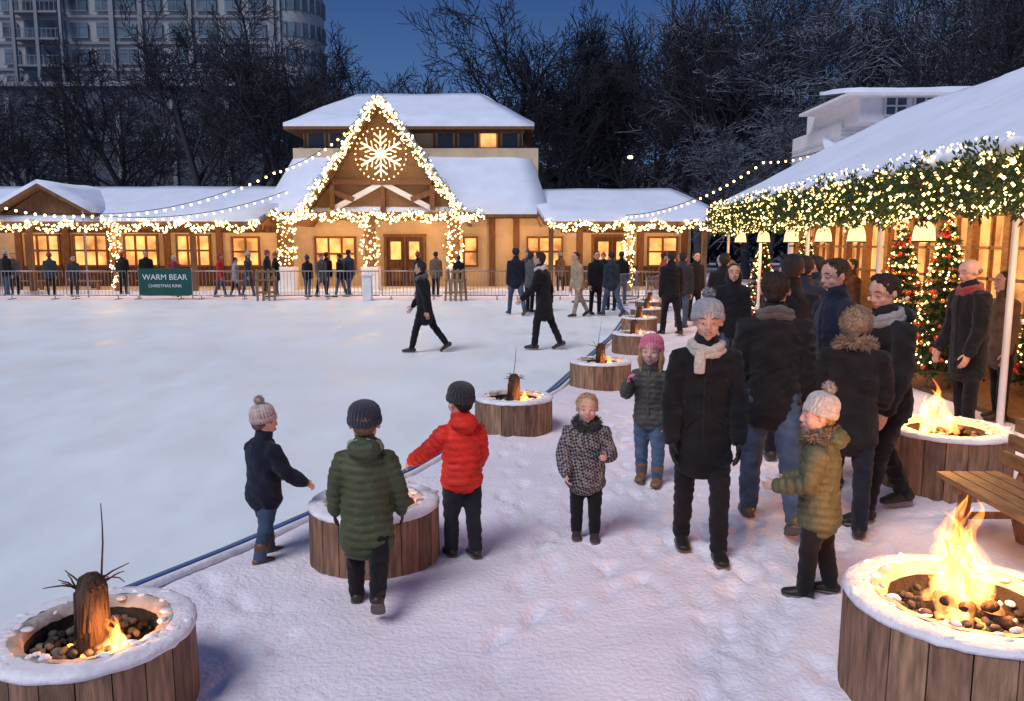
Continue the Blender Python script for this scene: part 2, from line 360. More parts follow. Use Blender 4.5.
    if ht in('beanie','pom'):
        zb=-.0*u; MT=Matrix.Rotation(rad(16),4,'X'); HM=MB(); rp=.032 if lod==0 else 0
        HM.lathe([(.40*u,zb-.01*u),(.43*u,zb),(.445*u,zb+.09*u),(.435*u,zb+.17*u),(.42*u,zb+.19*u)],120 if lod==0 else 24,4,(0,0,0),rp,30)
        HM.lathe([(.405*u,zb+.17*u),(.415*u,zb+.22*u),(.41*u,zb+.32*u),(.37*u,zb+.44*u),(.29*u,zb+.53*u),(.17*u,zb+.59*u),(.05*u,zb+.615*u),(.0,zb+.615*u)],120 if lod==0 else 24,4,(0,0,0),rp*1.2,24)
        if ht=='pom':
            pc=V(0,0,zb+.72*u); HM.ball(pc,.12*u,4); fur(HM,pc,(.13*u,)*3,360 if lod==0 else 40,.09*u,4,rr)
        H2.merge(HM,Matrix.Translation(V(0,-.04*u,.03*u))@MT)
        if o.get('flap'):
            for s in(-1,1): H2.tube([(s*.4*u,-.02*u,.15*u),(s*.385*u,0,-.12*u),(s*.35*u,.03*u,-.3*u)],[(.14*u,.05*u),(.13*u,.05*u),(.06*u,.04*u)],10,4,ref=V(0,1,0))
    if ht=='furhood':
        H2.ball((0,-.08*u,.1*u),(.43*u,.44*u,.44*u),11,16,12); fur(H2,V(0,-.06*u,.1*u),(.43*u,.44*u,.44*u),1700,.12*u,11,rr)
    D.merge(H2,M)
    D.tube([T((0,0,nb-.03*H)),hc+V(0,-.03*u,-.25*u)],[.034*H*kk,.033*H*kk],12,3)
    if 'scarf' in o or o.get('furcollar'):
        fc=o.get('furcollar'); mi=11 if fc else 9
        for lp in range(2 if not fc else 1):
            pts=[];N_=18
            for i in range(N_+1):
                a=2*math.pi*i/N_; pts.append(T((math.cos(a)*(.054+.006*lp)*H*kk,(math.sin(a)*.052+.004)*H*kk,nb+(-.002-.02*lp-.014*math.sin(a)+.004*math.sin(3*a+lp))*H)))
            D.tube(pts,[(.018+.003*math.sin(i*2.3+lp))*H*kk for i in range(N_+1)],10,mi)
        if fc:
            for p in pts: fur(D,p,(.02*H,)*3,110,.033*H,11,rr)
        elif o.get('ends'):
            D.tube([T((.03*H,.06*H,nb-.02*H)),T((.035*H,.076*H,nb-.07*H)),T((.036*H,.08*H,nb-.10*H))],[(.02*H,.01*H),(.022*H,.008*H),(.02*H,.006*H)],10,9,ref=V(1,0,0))
    return D.obj(name,mats,(X,Y,0),rad(yaw))
NAVY=(.012,.016,.03);BLK=(.011,.011,.014);JEAN=(.05,.08,.14);GREY=(.09,.09,.1)
person('child',-1.62,5.05,-40,1.03,kid=1,coat=NAVY,kind='',pants=(.04,.07,.12),pk='jean',shoe=(.13,.06,.035),boot=.07,hat='pom',hatc=(.62,.5,.47),hem=.44,bulk=1.12,hair=(.2,.12,.07),
   arms=(((.25,.25,-.9),(-.05,.8,-.6)),((.4,.25,-.85),(.3,.7,-.5))),legs=((12,6),(-10,6)),hp=-6,hy=-12,curl=.7)
person('child',-.83,4.40,6,1.17,kid=1,coat=(.055,.07,.036),kind='puff',pants=BLK,shoe=(.03,.025,.025),boot=.03,hat='beanie',hatc=(.02,.025,.045),hem=.35,bulk=1.08,flare=1.12,hair=(.2,.12,.06),
   hood=1,scarf=(.3,.4,.3),glove=(.12,.08,.06),arms=(((.25,.1,-.9),(.1,.35,-.9)),((.3,.05,-.9),(.1,.3,-.9))),legs=((8,6),(-24,26)),hp=-8)
person('child',-.33,5.12,22,1.15,kid=1,coat=(.6,.025,.015),kind='puff',pants=(.02,.022,.03),shoe=(.03,.02,.02),hat='beanie',hatc=(.02,.02,.03),hem=.49,bulk=1.06,hair=(.03,.02,.02),
   hood=1,arms=(((.5,.3,-.6),(.35,.6,-.45)),((.2,.2,-.95),(-.05,.6,-.7))),legs=((5,4),(-6,4)),hp=-8,hy=20,curl=.8)
person('child',.52,5.45,178,1.04,kid=1,coat=(.1,.1,.1),kind='check',pants=BLK,shoe=(.05,.03,.04),hem=.42,bulk=1.14,hair=(.5,.33,.17),furcollar=1,furc=(.03,.03,.035),
   arms=(((.3,.25,-.9),(-.25,.9,.15)),((.3,.15,-.9),(-.1,.5,-.7))),legs=((3,3),(-2,3)),smile=1,curl=1.0)
person('girl',1.20,6.8,160,1.28,kid=1,coat=(.07,.065,.06),kind='puff',pants=(.07,.11,.18),pk='jean',shoe=(.18,.1,.06),boot=.06,hat='beanie',flap=1,hatc=(.8,.18,.3),hem=.47,bulk=1.0,hair=(.4,.25,.12),hs='long',
   arms=(((.15,.0,-1),(.0,.3,-.9)),((.35,.4,-.7),(-.25,.6,.75))),legs=((6,4),(-4,4)),smile=1,curl=.9,glove=(.6,.2,.3))
person('woman',1.27,5.2,176,1.70,coat=BLK,pants=BLK,shoe=(.012,.012,.012),hat='pom',hatc=(.36,.36,.4),hem=.38,bulk=1.04,flare=1.14,hair=(.1,.05,.03),scarf=(.6,.54,.47),ends=1,
   arms=(((.2,.02,-1),(.0,.22,-1)),((.2,.02,-1),(.0,.28,-1))),legs=((12,6),(-8,4)),smile=1,hp=-4,hy=-6,glove=(.02,.02,.02),lean=2)
person('man',1.90,5.75,-8,1.88,coat=(.014,.014,.016),pants=JEAN,pk='jean',shoe=(.12,.075,.045),boot=.02,hem=.45,bulk=1.08,hair=(.035,.022,.015),pw=1.1,scarf=(.1,.08,.07),
   arms=(((.14,0,-1),(.02,.3,-1)),((.14,-.05,-1),(.02,.3,-1))),legs=((14,8),(-20,18)),curl=.8,hy=-12)
person('woman',2.42,5.6,-25,1.62,coat=(.015,.015,.018),pants=NAVY,shoe=(.02,.02,.02),hat='furhood',furc=(.42,.3,.2),hem=.42,bulk=1.12,hair=(.3,.2,.1),furcollar=1,
   arms=(((.15,.1,-1),(0,.5,-.8)),((.15,.2,-1),(-.1,.7,-.6))),legs=((8,5),(-8,5)))
person('child',1.80,4.52,62,1.2,kid=1,coat=(.09,.095,.05),kind='puff',pants=BLK,shoe=(.02,.02,.022),hat='pom',hatc=(.62,.56,.52),hem=.42,bulk=1.08,hair=(.3,.2,.1),furcollar=1,furc=(.3,.22,.14),hood=1,
   arms=(((.2,.25,-.95),(-.1,.9,-.15)),((.15,.2,-.95),(-.1,.85,-.3))),legs=((9,6),(-7,5)),smile=1,curl=.9,hy=20)
person('man',2.84,5.95,105,1.88,coat=(.014,.014,.018),pants=BLK,shoe=(.02,.02,.02),hem=.46,bulk=1.06,hair=(.035,.02,.015),scarf=(.32,.32,.33),hood=1,
   arms=(((.12,.1,-1),(0,.4,-.9)),((.12,-.1,-1),(.05,.25,-1))),legs=((20,8),(-14,14)),hp=-14,hy=5,lean=5)
person('man',2.76,6.75,100,1.94,coat=(.014,.018,.035),pants=JEAN,pk='jean',hem=.45,bulk=1.06,hair=(.06,.035,.02),lod=0,hp=-8,legs=((4,3),(-4,4)))
person('man',2.62,7.5,-10,1.97,coat=BLK,pants=BLK,hem=.45,bulk=1.06,lod=1)
person('man',5.0,8.7,98,1.9,coat=BLK,pants=BLK,hem=.36,bulk=1.1,hs='bald',hair=(.2,.17,.15),scarf=(.25,.02,.02),hp=-10,lod=0,arms=(((.12,.1,-1),(-.05,.35,-.95)),((.12,.1,-1),(0,.4,-.9))))
person('woman',5.75,9.3,90,1.75,coat=(.12,.07,.05),pants=BLK,hem=.4,lod=1,hs='long',hair=(.05,.03,.02))
W1=((20,6),(-20,12))
person('man',-1.67,15.25,80,1.76,coat=BLK,pants=BLK,hem=.38,bulk=1.05,lod=1,legs=((20,6),(-22,16)),lean=4,scarf=(.1,.1,.1),arms=(((.15,-.4,-.9),(.05,-.1,-1)),((.15,.35,-.9),(0,.6,-.8))))
person('man',.62,15.6,70,1.9,coat=BLK,pants=BLK,hem=.36,bulk=1.05,lod=1,legs=((14,8),(-16,10)),lean=5,scarf=(.6,.58,.55),arms=(((.1,.3,-.9),(0,.7,-.6)),((.15,-.3,-.9),(0,0,-1))))
M_=[(.12,23.3,20,1.95,dict(coat=NAVY,pants=JEAN,pk='jean',legs=W1)),
 (.55,24.3,-40,1.8,dict(coat=GREY,pants=BLK)),
 (1.9,22.7,120,1.85,dict(coat=(.35,.27,.18),pants=(.3,.25,.2),legs=W1,lean=8)),
 (2.45,23.5,-160,1.85,dict(coat=BLK,pants=BLK)),
 (2.85,22.9,30,1.85,dict(coat=(.02,.03,.05),pants=JEAN,pk='jean',legs=W1)),
 (3.1,25,160,1.75,dict(coat=BLK,pants=BLK,hat='beanie',hatc=(.5,.1,.1))),
 (3.62,18.2,12,1.92,dict(coat=BLK,pants=BLK,legs=((14,6),(-14,10)))),
 (4.2,19.8,-30,1.85,dict(coat=(.03,.03,.04),pants=JEAN,pk='jean')),
 (4.5,17.2,150,1.8,dict(coat=(.02,.02,.03),pants=BLK,hat='beanie',hatc=(.4,.4,.4))),
 (4.25,15.6,20,1.76,dict(coat=(.4,.42,.48),kind='puff',pants=JEAN,pk='jean',hs='long',hair=(.2,.12,.06))),
 (3.75,14.2,-20,1.9,dict(coat=BLK,pants=BLK)),
 (4.75,13.6,100,1.85,dict(coat=(.05,.03,.03),pants=BLK)),
 (3.2,11.6,170,1.78,dict(coat=BLK,pants=JEAN,pk='jean',hs='long')),
 (4.2,11.0,60,1.9,dict(coat=(.02,.02,.03),pants=BLK)),
 (3.35,9.2,-20,1.93,dict(coat=(.02,.025,.04),pants=BLK)),
 (4.6,24.5,-90,1.8,dict(coat=(.3,.05,.05),pants=BLK)),(5.4,25.5,90,1.75,dict(coat=BLK,pants=BLK)),
 (3.75,27.5,0,1.8,dict(coat=BLK,pants=BLK)),(2.3,28.3,90,1.75,dict(coat=GREY,pants=BLK)),(4.9,21.5,200,1.85,dict(coat=BLK,pants=BLK)),
 (6.2,14.6,90,1.8,dict(coat=(.06,.03,.02),pants=BLK)),(6.6,18.1,-90,1.75,dict(coat=BLK,pants=BLK))]
for x,y,a,h,o in M_:
    person('woman' if o.get('hs')=='long' else 'man',x,y,a,h,lod=1 if y<20 else 2,bulk=1.06,**o)
for px,y,c,h in ((8,32,BLK,1.8),(16,32.5,GREY,1.7),(52,32,(.03,.05,.06),1.7),(75,31.5,(.05,.05,.06),1.6),(124,33,BLK,1.75),(148,32,BLK,1.8),(176,31.5,(.2,.04,.05),1.6),
   (221,31.3,(.4,.02,.02),1.7),(236,31.5,(.3,.31,.36),1.55),(249,31.6,(.05,.06,.08),1.75),(268,31.2,NAVY,1.8),(277,31.8,BLK,1.7),(308,31.3,BLK,1.6),(322,31.2,GREY,1.7),(327,31.7,BLK,1.75),(341,31.2,BLK,1.7),(349,31.6,(.03,.04,.07),1.85),
   (418,31.4,BLK,1.75),(436,31.5,(.15,.1,.07),1.75),(459,32,BLK,1.6),(528,31.5,(.05,.05,.07),1.8),(603,31.8,BLK,1.7),(560,33.5,(.2,.1,.06),1.7)):
    person(R.choice(('man','woman')),(px-512)/800*y,y,R.uniform(0,360),h,coat=c,pants=R.choice((BLK,JEAN,NAVY)),lod=2,bulk=1.1,hat=R.choice((None,'beanie','pom')),hatc=R.choice(((.4,.4,.4),(.3,.05,.05),(.05,.05,.08))),hem=R.choice((.46,.4)),legs=R.choice((((3,3),(-3,3)),((14,4),(-12,6)))))
# ------------------------------------------------------------------ ground + rink
BY=[-6,-3,0,4.45,5.26,7.07,8.3,11.2,18.1,23.3,27.0,29.2]; BX=[-8.1,-6.5,-4.8,-2.35,-1.87,-.92,-.5,.62,2.35,3.4,3.6,2.6]
def xb(y): return np.interp(y,BY,BX)
xs=np.concatenate([-np.geomspace(900,30,9),-np.geomspace(29,6.2,22),np.arange(-6,6.5,.032),np.geomspace(6.6,30,24),np.geomspace(34,900,9)])
ys=np.concatenate([[-300,-100,-30,-10,-5,-2,0,1],np.arange(1.5,11,.032),np.geomspace(11.1,40,60),np.geomspace(45,1500,14)])
GX,GY=np.meshgrid(xs,ys); side=GX-xb(GY)
rs=np.random.RandomState(3)
def sn(X,Y,f,n=6):
    z=np.zeros_like(X)
    for i in range(n):
        a=rs.uniform(0,6.28);k=f*rs.uniform(.6,1.5);z+=np.sin(k*(X*np.cos(a)+Y*np.sin(a))+rs.uniform(0,6)+1.3*np.sin(k*.6*(Y*np.cos(a)-X*np.sin(a))+rs.uniform(0,6)))
    return z/n
near=np.clip((16-GY)/6,0,1)*np.clip((7-np.abs(GX-1))/1,0,1)
Z=near*(.016*sn(GX,GY,2.2)+.008*sn(GX,GY,9)+.005*sn(GX,GY,26)*np.clip(.5+sn(GX,GY,2),0,1)+.0014*rs.normal(size=GX.shape))
def print_(fx,fy,a,dep):
    i0=np.searchsorted(ys,fy-.28);i1=np.searchsorted(ys,fy+.28);j0=np.searchsorted(xs,fx-.28);j1=np.searchsorted(xs,fx+.28)
    dx=GX[i0:i1,j0:j1]-fx;dy=GY[i0:i1,j0:j1]-fy; ly=(dy*np.cos(a)-dx*np.sin(a))/.135
    lx=(dx*np.cos(a)+dy*np.sin(a))/(.048+.01*np.sign(ly))
    q=lx**2+ly**2; Z[i0:i1,j0:j1]+=-dep*np.exp(-q**3)+dep*.3*np.exp(-(q-2.0)**2*2)
for t in range(40):     # trails of alternating boot prints
    x,y=rs.uniform(-1.5,5),rs.uniform(1.2,6); a=rs.normal()*.35-.3; st=rs.uniform(.3,.36); sg=1
    for k in range(22):
        x+=-math.sin(a)*st; y+=math.cos(a)*st; a+=rs.normal()*.07; sg=-sg
        px_,py_=x+math.cos(a)*.075*sg,y+math.sin(a)*.075*sg
        if 1.8<py_<10.6 and -5.5<px_<6 and px_-xb(py_)>.3: print_(px_,py_,a+rs.normal()*.12,rs.uniform(.008,.02))
Z+=near*.03*np.exp(-((side-.35)/.25)**2)*(1+.6*sn(GX,GY,5))
inside=(side<.03)&(GY<29.3)&(GX>-40)
Z=np.where(inside,-.05,Z)
nx,ny=len(xs),len(ys)
vs=np.stack([GX,GY,Z],-1).reshape(-1,3).tolist()
g=MB(); g.add(vs,[(j*nx+i,j*nx+i+1,(j+1)*nx+i+1,(j+1)*nx+i) for j in range(ny-1) for i in range(nx-1)])
snowg=mat('snow_ground',(.79,.76,.84),.65,.08,1.6,.7,34.,spec=.25)
g.obj('ground',[snowg])
ice=mat('ice',(.79,.88,.92),.42,.05,.35,.12,6.,spec=.35)
nt=ice.node_tree;N=nt.nodes;L=nt.links
w=N.new('ShaderNodeTexNoise');w.inputs['Scale'].default_value=1.3;w.inputs['Detail'].default_value=9;w.inputs['Roughness'].default_value=.7
mp=N.new('ShaderNodeMapping');mp.inputs['Scale'].default_value=(1,.35,1);mp.inputs['Rotation'].default_value=(0,0,.5);tc=N.new('ShaderNodeTexCoord')
L.new(tc.outputs['Object'],mp.inputs[0]);L.new(mp.outputs[0],w.inputs['Vector'])
mr=N.new('ShaderNodeMapRange');mr.inputs['From Min'].default_value=.35;mr.inputs['From Max'].default_value=.65;mr.inputs['To Min'].default_value=.34;mr.inputs['To Max'].default_value=.8
L.new(w.outputs['Fac'],mr.inputs['Value']);L.new(mr.outputs['Result'],N['Principled BSDF'].inputs['Roughness'])
m3=N.new('ShaderNodeMapRange');m3.inputs['From Min'].default_value=.35;m3.inputs['From Max'].default_value=.65;m3.inputs['To Min'].default_value=.93;m3.inputs['To Max'].default_value=1.02
L.new(w.outputs['Fac'],m3.inputs['Value'])
bc=N['Principled BSDF'].inputs['Base Color']; src=bc.links[0].from_socket
mm=N.new('ShaderNodeVectorMath');mm.operation='SCALE';L.new(src,mm.inputs[0]);L.new(m3.outputs['Result'],mm.inputs['Scale']);L.new(mm.outputs[0],bc)
yy=np.linspace(-6,29.2,90)
g=MB(); vs=[]
for i,y in enumerate(yy): vs+=[(-39.9,y,0),(float(xb(y)),y,0)]
fs=[(2*i,2*i+1,2*i+3,2*i+2) for i in range(len(yy)-1)]
g.add(vs,fs,0,False); g.obj('ice_rink',[ice])
blue=mat('blue_edging',(.02,.06,.24),.5,.15,6,0)
g=MB(); P=[V(float(xb(y)),y,.010) for y in np.linspace(-6,29.2,120)]
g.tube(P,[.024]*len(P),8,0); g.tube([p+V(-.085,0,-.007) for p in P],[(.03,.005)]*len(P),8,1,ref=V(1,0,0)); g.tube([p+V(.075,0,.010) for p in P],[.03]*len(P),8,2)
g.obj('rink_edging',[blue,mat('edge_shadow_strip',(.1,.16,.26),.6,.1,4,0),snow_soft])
# ------------------------------------------------------------------ fire
fm=bpy.data.materials.new('flame'); fm.use_nodes=True; nt=fm.node_tree;N=nt.nodes;L=nt.links; N.clear()
out=N.new('ShaderNodeOutputMaterial');add=N.new('ShaderNodeAddShader');tr=N.new('ShaderNodeBsdfTransparent');em=N.new('ShaderNodeEmission')
lw=N.new('ShaderNodeLayerWeight');lw.inputs['Blend'].default_value=.5;tc=N.new('ShaderNodeTexCoord');sp=N.new('ShaderNodeSeparateXYZ');cr=N.new('ShaderNodeValToRGB')
L.new(tc.outputs['Generated'],sp.inputs[0]);L.new(sp.outputs['Z'],cr.inputs[0])
e=cr.color_ramp.elements; e[0].position=0;e[0].color=(1,.40,.11,1);e[1].position=1;e[1].color=(1,.16,.02,1);x=e.new(.5);x.color=(1,.31,.06,1)
L.new(cr.outputs[0],em.inputs[0])
nz=N.new('ShaderNodeTexNoise');nz.inputs['Scale'].default_value=15;nz.inputs['Detail'].default_value=3;mpf=N.new('ShaderNodeMapping');mpf.inputs['Scale'].default_value=(1.3,1.3,.4);L.new(tc.outputs['Object'],mpf.inputs[0]);L.new(mpf.outputs[0],nz.inputs['Vector'])
nr=N.new('ShaderNodeMapRange');nr.inputs['From Min'].default_value=.38;nr.inputs['From Max'].default_value=.62;nr.inputs['To Min'].default_value=.15;nr.inputs['To Max'].default_value=1.3;L.new(nz.outputs['Fac'],nr.inputs['Value'])
iv=N.new('ShaderNodeMath');iv.operation='SUBTRACT';iv.inputs[0].default_value=1.;L.new(lw.outputs['Facing'],iv.inputs[1])
pw_=N.new('ShaderNodeMath');pw_.operation='POWER';L.new(iv.outputs[0],pw_.inputs[0]);pw_.inputs[1].default_value=1.6
mu=N.new('ShaderNodeMath');mu.operation='MULTIPLY';L.new(pw_.outputs[0],mu.inputs[0]);L.new(nr.outputs['Result'],mu.inputs[1])
mu2=N.new('ShaderNodeMath');mu2.operation='MULTIPLY';L.new(mu.outputs[0],mu2.inputs[0]);mu2.inputs[1].default_value=1.8
L.new(mu2.outputs[0],em.inputs[1]);L.new(tr.outputs[0],add.inputs[0]);L.new(em.outputs[0],add.inputs[1]);L.new(add.outputs[0],out.inputs[0]); fm.cycles.emission_sampling='NONE'
def flame(h,w,seed):
    r=random.Random(seed);f=MB()
    for i in range(18):
        a=r.uniform(0,6.28);q=r.uniform(0,1)**.8*w*.9;hh=h*(1-.55*q/w)*r.uniform(.5,1.05);x,y=q*math.cos(a),q*math.sin(a);pts=[];rs_=[];ph=r.uniform(0,6);fr=r.uniform(4,9); z0=0 if i<12 else r.uniform(.1,.4)*h
        for k in range(13):
            t=k/12; pts.append((x*(1-.7*t)+math.sin(ph+t*fr)*.045*t*h*2-.1*h*t,y*(1-.7*t)+math.cos(ph*1.7+t*fr)*.03*t,z0*.6+hh*t)); rs_.append(max(.0015,w*r.uniform(.25,.36)*(math.sin(math.pi*min(1,.2+t*.8))**.85)*(1-t*.55)))
        f.tube(pts,rs_,12,0)
    return f
def fire_pit(x,y,r,h,kind,seed):
    q=random.Random(seed); m=MB(); n=20
    for k in range(n):
        a0=2*math.pi*(k+.02)/n;a1=2*math.pi*(k+.98)/n; rr_=r*q.uniform(.985,1.0)
        vs=[(rr_*f*math.cos(a)*g_,rr_*f*math.sin(a)*g_,z) for z,g_ in((-.03,1.),(h-.02,.99)) for f in(.93,1) for a in(a0,(a0+a1)/2,a1)]
        m.add(vs,[(3,4,10,9),(4,5,11,10),(0,1,7,6),(1,2,8,7),(0,3,9,6),(2,5,11,8),(6,7,10,9),(7,8,11,10)],q.choice((0,0,1,2)),False)
    prof=[(r*.95,h-.03),(r*.995,h-.026),(r*1.0,h-.008),(r*.97,h+.006),(r*.88,h+.012),(r*.76,h+.010),(r*.66,h+.002),(r*.62,h-.03),(r*.61,h-.13),(.01,h-.14)]
    m.lathe(prof[:6],64,3,jit=.0035); m.lathe(prof[5:8],64,8,jit=.003); m.lathe(prof[7:],48,4)
    for i in range(120):
        a=q.uniform(0,6.28);d=r*.56*math.sqrt(q.random()); m.ball((d*math.cos(a),d*math.sin(a),h-.10+q.uniform(0,.04)),(q.uniform(.012,.03),q.uniform(.012,.03),q.uniform(.010,.02)),q.choice((5,5,5,5,5,4,4,3 if 'big' in kind else 5)),7,5,Matrix.Rotation(q.uniform(0,3),3,'Z'))
    for i in range(44):
        a=q.uniform(0,6.28);d=r*q.uniform(.62,.97); m.ball((d*math.cos(a),d*math.sin(a),h+.006),(q.uniform(.01,.04),q.uniform(.01,.03),q.uniform(.006,.014)),3,7,5)
    for i in range(10):
        a=q.uniform(0,6.28);d=r*.4*q.random(); m.ball((d*math.cos(a),d*math.sin(a),h-.08),.016,7,6,4)
    if 'log' in kind:
        hl=.31; m.tube([(-.0,0,h-.13),(.0,.0,h),(.005,0,h+hl*.6),(.0,0,h+hl-.1)],[(.078,.072),(.07,.066),(.064,.067),(.058,.055)],14,6)
        for i in range(12):
            a=q.uniform(0,6.28); m.tube([(.068*math.cos(a),.068*math.sin(a),h-.08+q.uniform(0,.1)),(.062*math.cos(a+.2),.062*math.sin(a+.2),h+hl*q.uniform(.3,.62))],[.011,.007],5,6)
        for i in range(14):
            a=q.uniform(0,6.28); p=V(.045*math.cos(a),.045*math.sin(a),h+hl-.12); pts=[p]
            L_=.38 if i==0 else q.uniform(.06,.15); d=V(.08,0,1) if i==0 else V(math.cos(a)*1.0,math.sin(a)*.9,.8)
            for k in range(4): d=(d+V(q.uniform(-.35,.35),q.uniform(-.35,.35),q.uniform(-.3,.1))*(.2 if i==0 else 1.6)).normalized(); p=p+d*L_/4; pts.append(p)
            m.tube(pts,[.005,.0045,.004,.003,.002],5,6)
    elif kind!='small':
        for i in range(7):
            a=q.uniform(0,6.28); m.tube([(.18*math.cos(a),.18*math.sin(a),h-.08),(-.12*math.cos(a+.5),-.12*math.sin(a+.5),h-.0)],[.028,.024],8,6)
    o=m.obj('fire_pit',[wood_a,wood_b,wood_c,snow_soft,ash,stone,logm,ember,mat('pit_ring',(.42,.38,.35),.8,.35,12,.4,40)],(x,y,0),q.uniform(-.3,.3) if 'log' not in kind else 0)
    if 'big' in kind:
        flame(.68,.17,seed).obj('flame',[fm],(.0,0,h-.1),0,o); light(o,(0,0,h+.25),75,(1,.38,.1),.14,'fire_light')
    elif 'mid' in kind:
        flame(.52,.17,seed).obj('flame',[fm],(-.08,0,h-.08),0,o); light(o,(-.1,0,h+.22),75,(1,.38,.1),.14,'fire_light')
    elif kind=='small':
        flame(.08,.04,seed).obj('flame',[fm],(.1,-.03,h-.09),0,o); light(o,(.1,-.03,h),2.5,(1,.42,.12),.05,'fire_light')
    else:
        flame(.18,.07,seed).obj('flame',[fm],(.13,-.06,h-.09),0,o); light(o,(.14,-.1,h+.02),7.,(1,.4,.11),.05,'fire_light')
fire_pit(-1.86,3.36,.43,.38,'log',1); fire_pit(-.915,5.14,.43,.38,'small',2); fire_pit(.02,8.8,.44,.38,'log',3); fire_pit(1.29,11.55,.45,.38,'log',4)
fire_pit(2.33,15.2,.42,.38,'log',5); fire_pit(2.95,18.5,.42,.38,'log',6); fire_pit(3.55,21.1,.42,.38,'log',8); fire_pit(4.1,23.9,.42,.38,'log',9)
fire_pit(2.06,3.45,.52,.48,'big',11); fire_pit(3.75,6.75,.52,.5,'mid',12)
# bench
m=MB()
for i in range(4): m.box((3.08+i*.115,4.75,.44),(.1,1.6,.035),0)
for yy_ in(4.15,5.35):
    m.beam((3.06,yy_,.39),(3.5,yy_,.39),.05,.06,1); m.beam((3.1,yy_,0),(3.14,yy_,.36),.06,.06,1); m.beam((3.56,yy_,0),(3.46,yy_,.36),.06,.06,1); m.beam((3.49,yy_,.36),(3.66,yy_,.86),.06,.05,1)
    m.beam((3.16,yy_,.2),(3.5,yy_,.2),.04,.04,1)
for i in range(3): m.beam((3.50+i*.04,3.95,.56+i*.12),(3.50+i*.04,5.55,.56+i*.12),.03,.1,0)
m.obj('park_bench',[wood_h,wood_a])
# ------------------------------------------------------------------ garlands & lights
def resample(P,st):
    P=[Vector(p) for p in P]; out=[]
    for a,b in zip(P,P[1:]):
        n=max(1,int((b-a).length/st)); out+=[a.lerp(b,i/n) for i in range(n)]
    out.append(P[-1]); return out
def garland(name,P,rv,rh,leaf,nl,nb,br,parent=None,bm=None,shell=0.,seed=1,wr=.22):
    q=random.Random(seed); m=MB(); P=[Vector(p) for p in P]
    for a,b in zip(P,P[1:]):
        L_=(b-a).length; t=(b-a).normalized(); s1=t.cross(V(0,0,1)) if abs(t.z)<.95 else V(1,0,0); s1.normalize(); s2=s1.cross(t)
        def pt(k,sh=0.):
            an=q.uniform(0,6.28); d=math.sqrt(sh+(1-sh)*q.random())*k*(1+.2*q.random()); u=q.uniform(0,L_); lump=1+.18*math.sin((a.y+a.x+u)*5.1)+.12*math.sin((a.y+a.x+u)*11.7+1)
            return a+t*u+s1*math.cos(an)*rh*d*lump+s2*math.sin(an)*rv*d*lump, s1*math.cos(an)+s2*math.sin(an)
        for i in range(int(L_*nl)+ (q.random()<(L_*nl)%1)):
            p,o=pt(1.); d=(o+V(q.gauss(0,.8),q.gauss(0,.8),q.gauss(0,.8))).normalized()*leaf*q.uniform(.6,1.1); w=d.cross(V(q.random(),q.random(),q.random())).normalized()*leaf*wr
            m.add([p,p+d*.5+w*.5,p+d,p+d*.5-w*.5],[(0,1,2,3)],0 if q.random()<.65 else 1)
        for i in range(int(L_*nb)+(q.random()<(L_*nb)%1)):
            p,o=pt(1.08,shell); m.octa(p,br*q.uniform(.7,1.2),2)
    return m.obj(name,[needle,needle2,bm or bulb],parent=parent)
def string_light(a,b,sag,n,br,seed=0):
    a=Vector(a);b=Vector(b);m=MB();P=[a.lerp(b,i/n)-V(0,0,sag*4*(i/n)*(1-i/n)) for i in range(n+1)]
    m.tube(P,[.012]*(n+1),4,0)
    for i,p in enumerate(P): m.ball(p-V(0,0,.06+br*.6),br,1,8,6); m.tube([p,p-V(0,0,.06)],[.015,.02],5,0)
    return m.obj('string_lights',[black,bulb])
# ------------------------------------------------------------------ lodge
E=bpy.data.objects.new('ski_lodge',None); S.collection.objects.link(E)
w=MB()
w.box((-8,37.2,1.6),(32.4,.3,3.2),0); w.box((-8,35.2,.06),(32.4,4.4,.12),4)
w.box((-4.4,41.2,3.2),(11.2,7.6,6.36),0)
def win(x,y,z,W,Hh,nx_,nz_,g_=2):
    w.box((x,y,z),(W,.08,Hh),g_)
    for i in range(nx_+1): w.box((x-W/2+W*i/nx_,y-.05,z),(.09,.1,Hh+.09),1)
    for i in range(nz_+1): w.box((x,y-.07,z-Hh/2+Hh*i/nz_),(W+.09,.1,.09),1)
def door(x,y):
    w.box((x,y,1.2),(1.7,.1,2.3),6); w.box((x,y-.06,1.2),(.06,.1,2.3),1)
    for s in(-1,1):
        w.box((x+s*.9,y-.05,1.2),(.12,.14,2.4),1); w.box((x+s*.42,y-.06,1.75),(.46,.06,.8),2)
        w.box((x+s*.42,y-.07,.65),(.5,.06,.6),1)
    w.box((x,y-.05,2.42),(1.95,.15,.14),1)
for x in(-21.5,-19.3,-17,-14.6): win(x,37.02,1.75,1.5,1.4,3,2)
win(-12.2,37.02,1.7,1.2,1.3,2,2); win(-8.1,37.02,1.6,1.8,1.5,3,2); door(-4.9,37.0); win(-2.2,37.02,1.7,1.2,1.3,2,2); win(1.5,37.02,1.7,1.6,1.3,3,2); door(4.6,37.0); win(6.9,37.02,1.7,1.3,1.3,2,2)
for x in(-22.6,-20.4,-18.2,-15.8,-13.4,-10.6,-.9,.2,3.1,5.9,7.9): w.box((x,37.0,1.6),(.28,.2,3.2),1)
for x0_,x1_ in((-24,-10.8),(2.4,8.1)):
    k=x0_
    while k<x1_: w.box((k,36.99,.55),(.21,.1,1.0),6); w.box((k,36.99,2.86),(.21,.1,.6),6); k+=.23
for x in(-23,-19.8,-16.3,-13.1,1.6,4.8,7.9): w.box((x,33.15,1.4),(.2,.2,2.8),1)
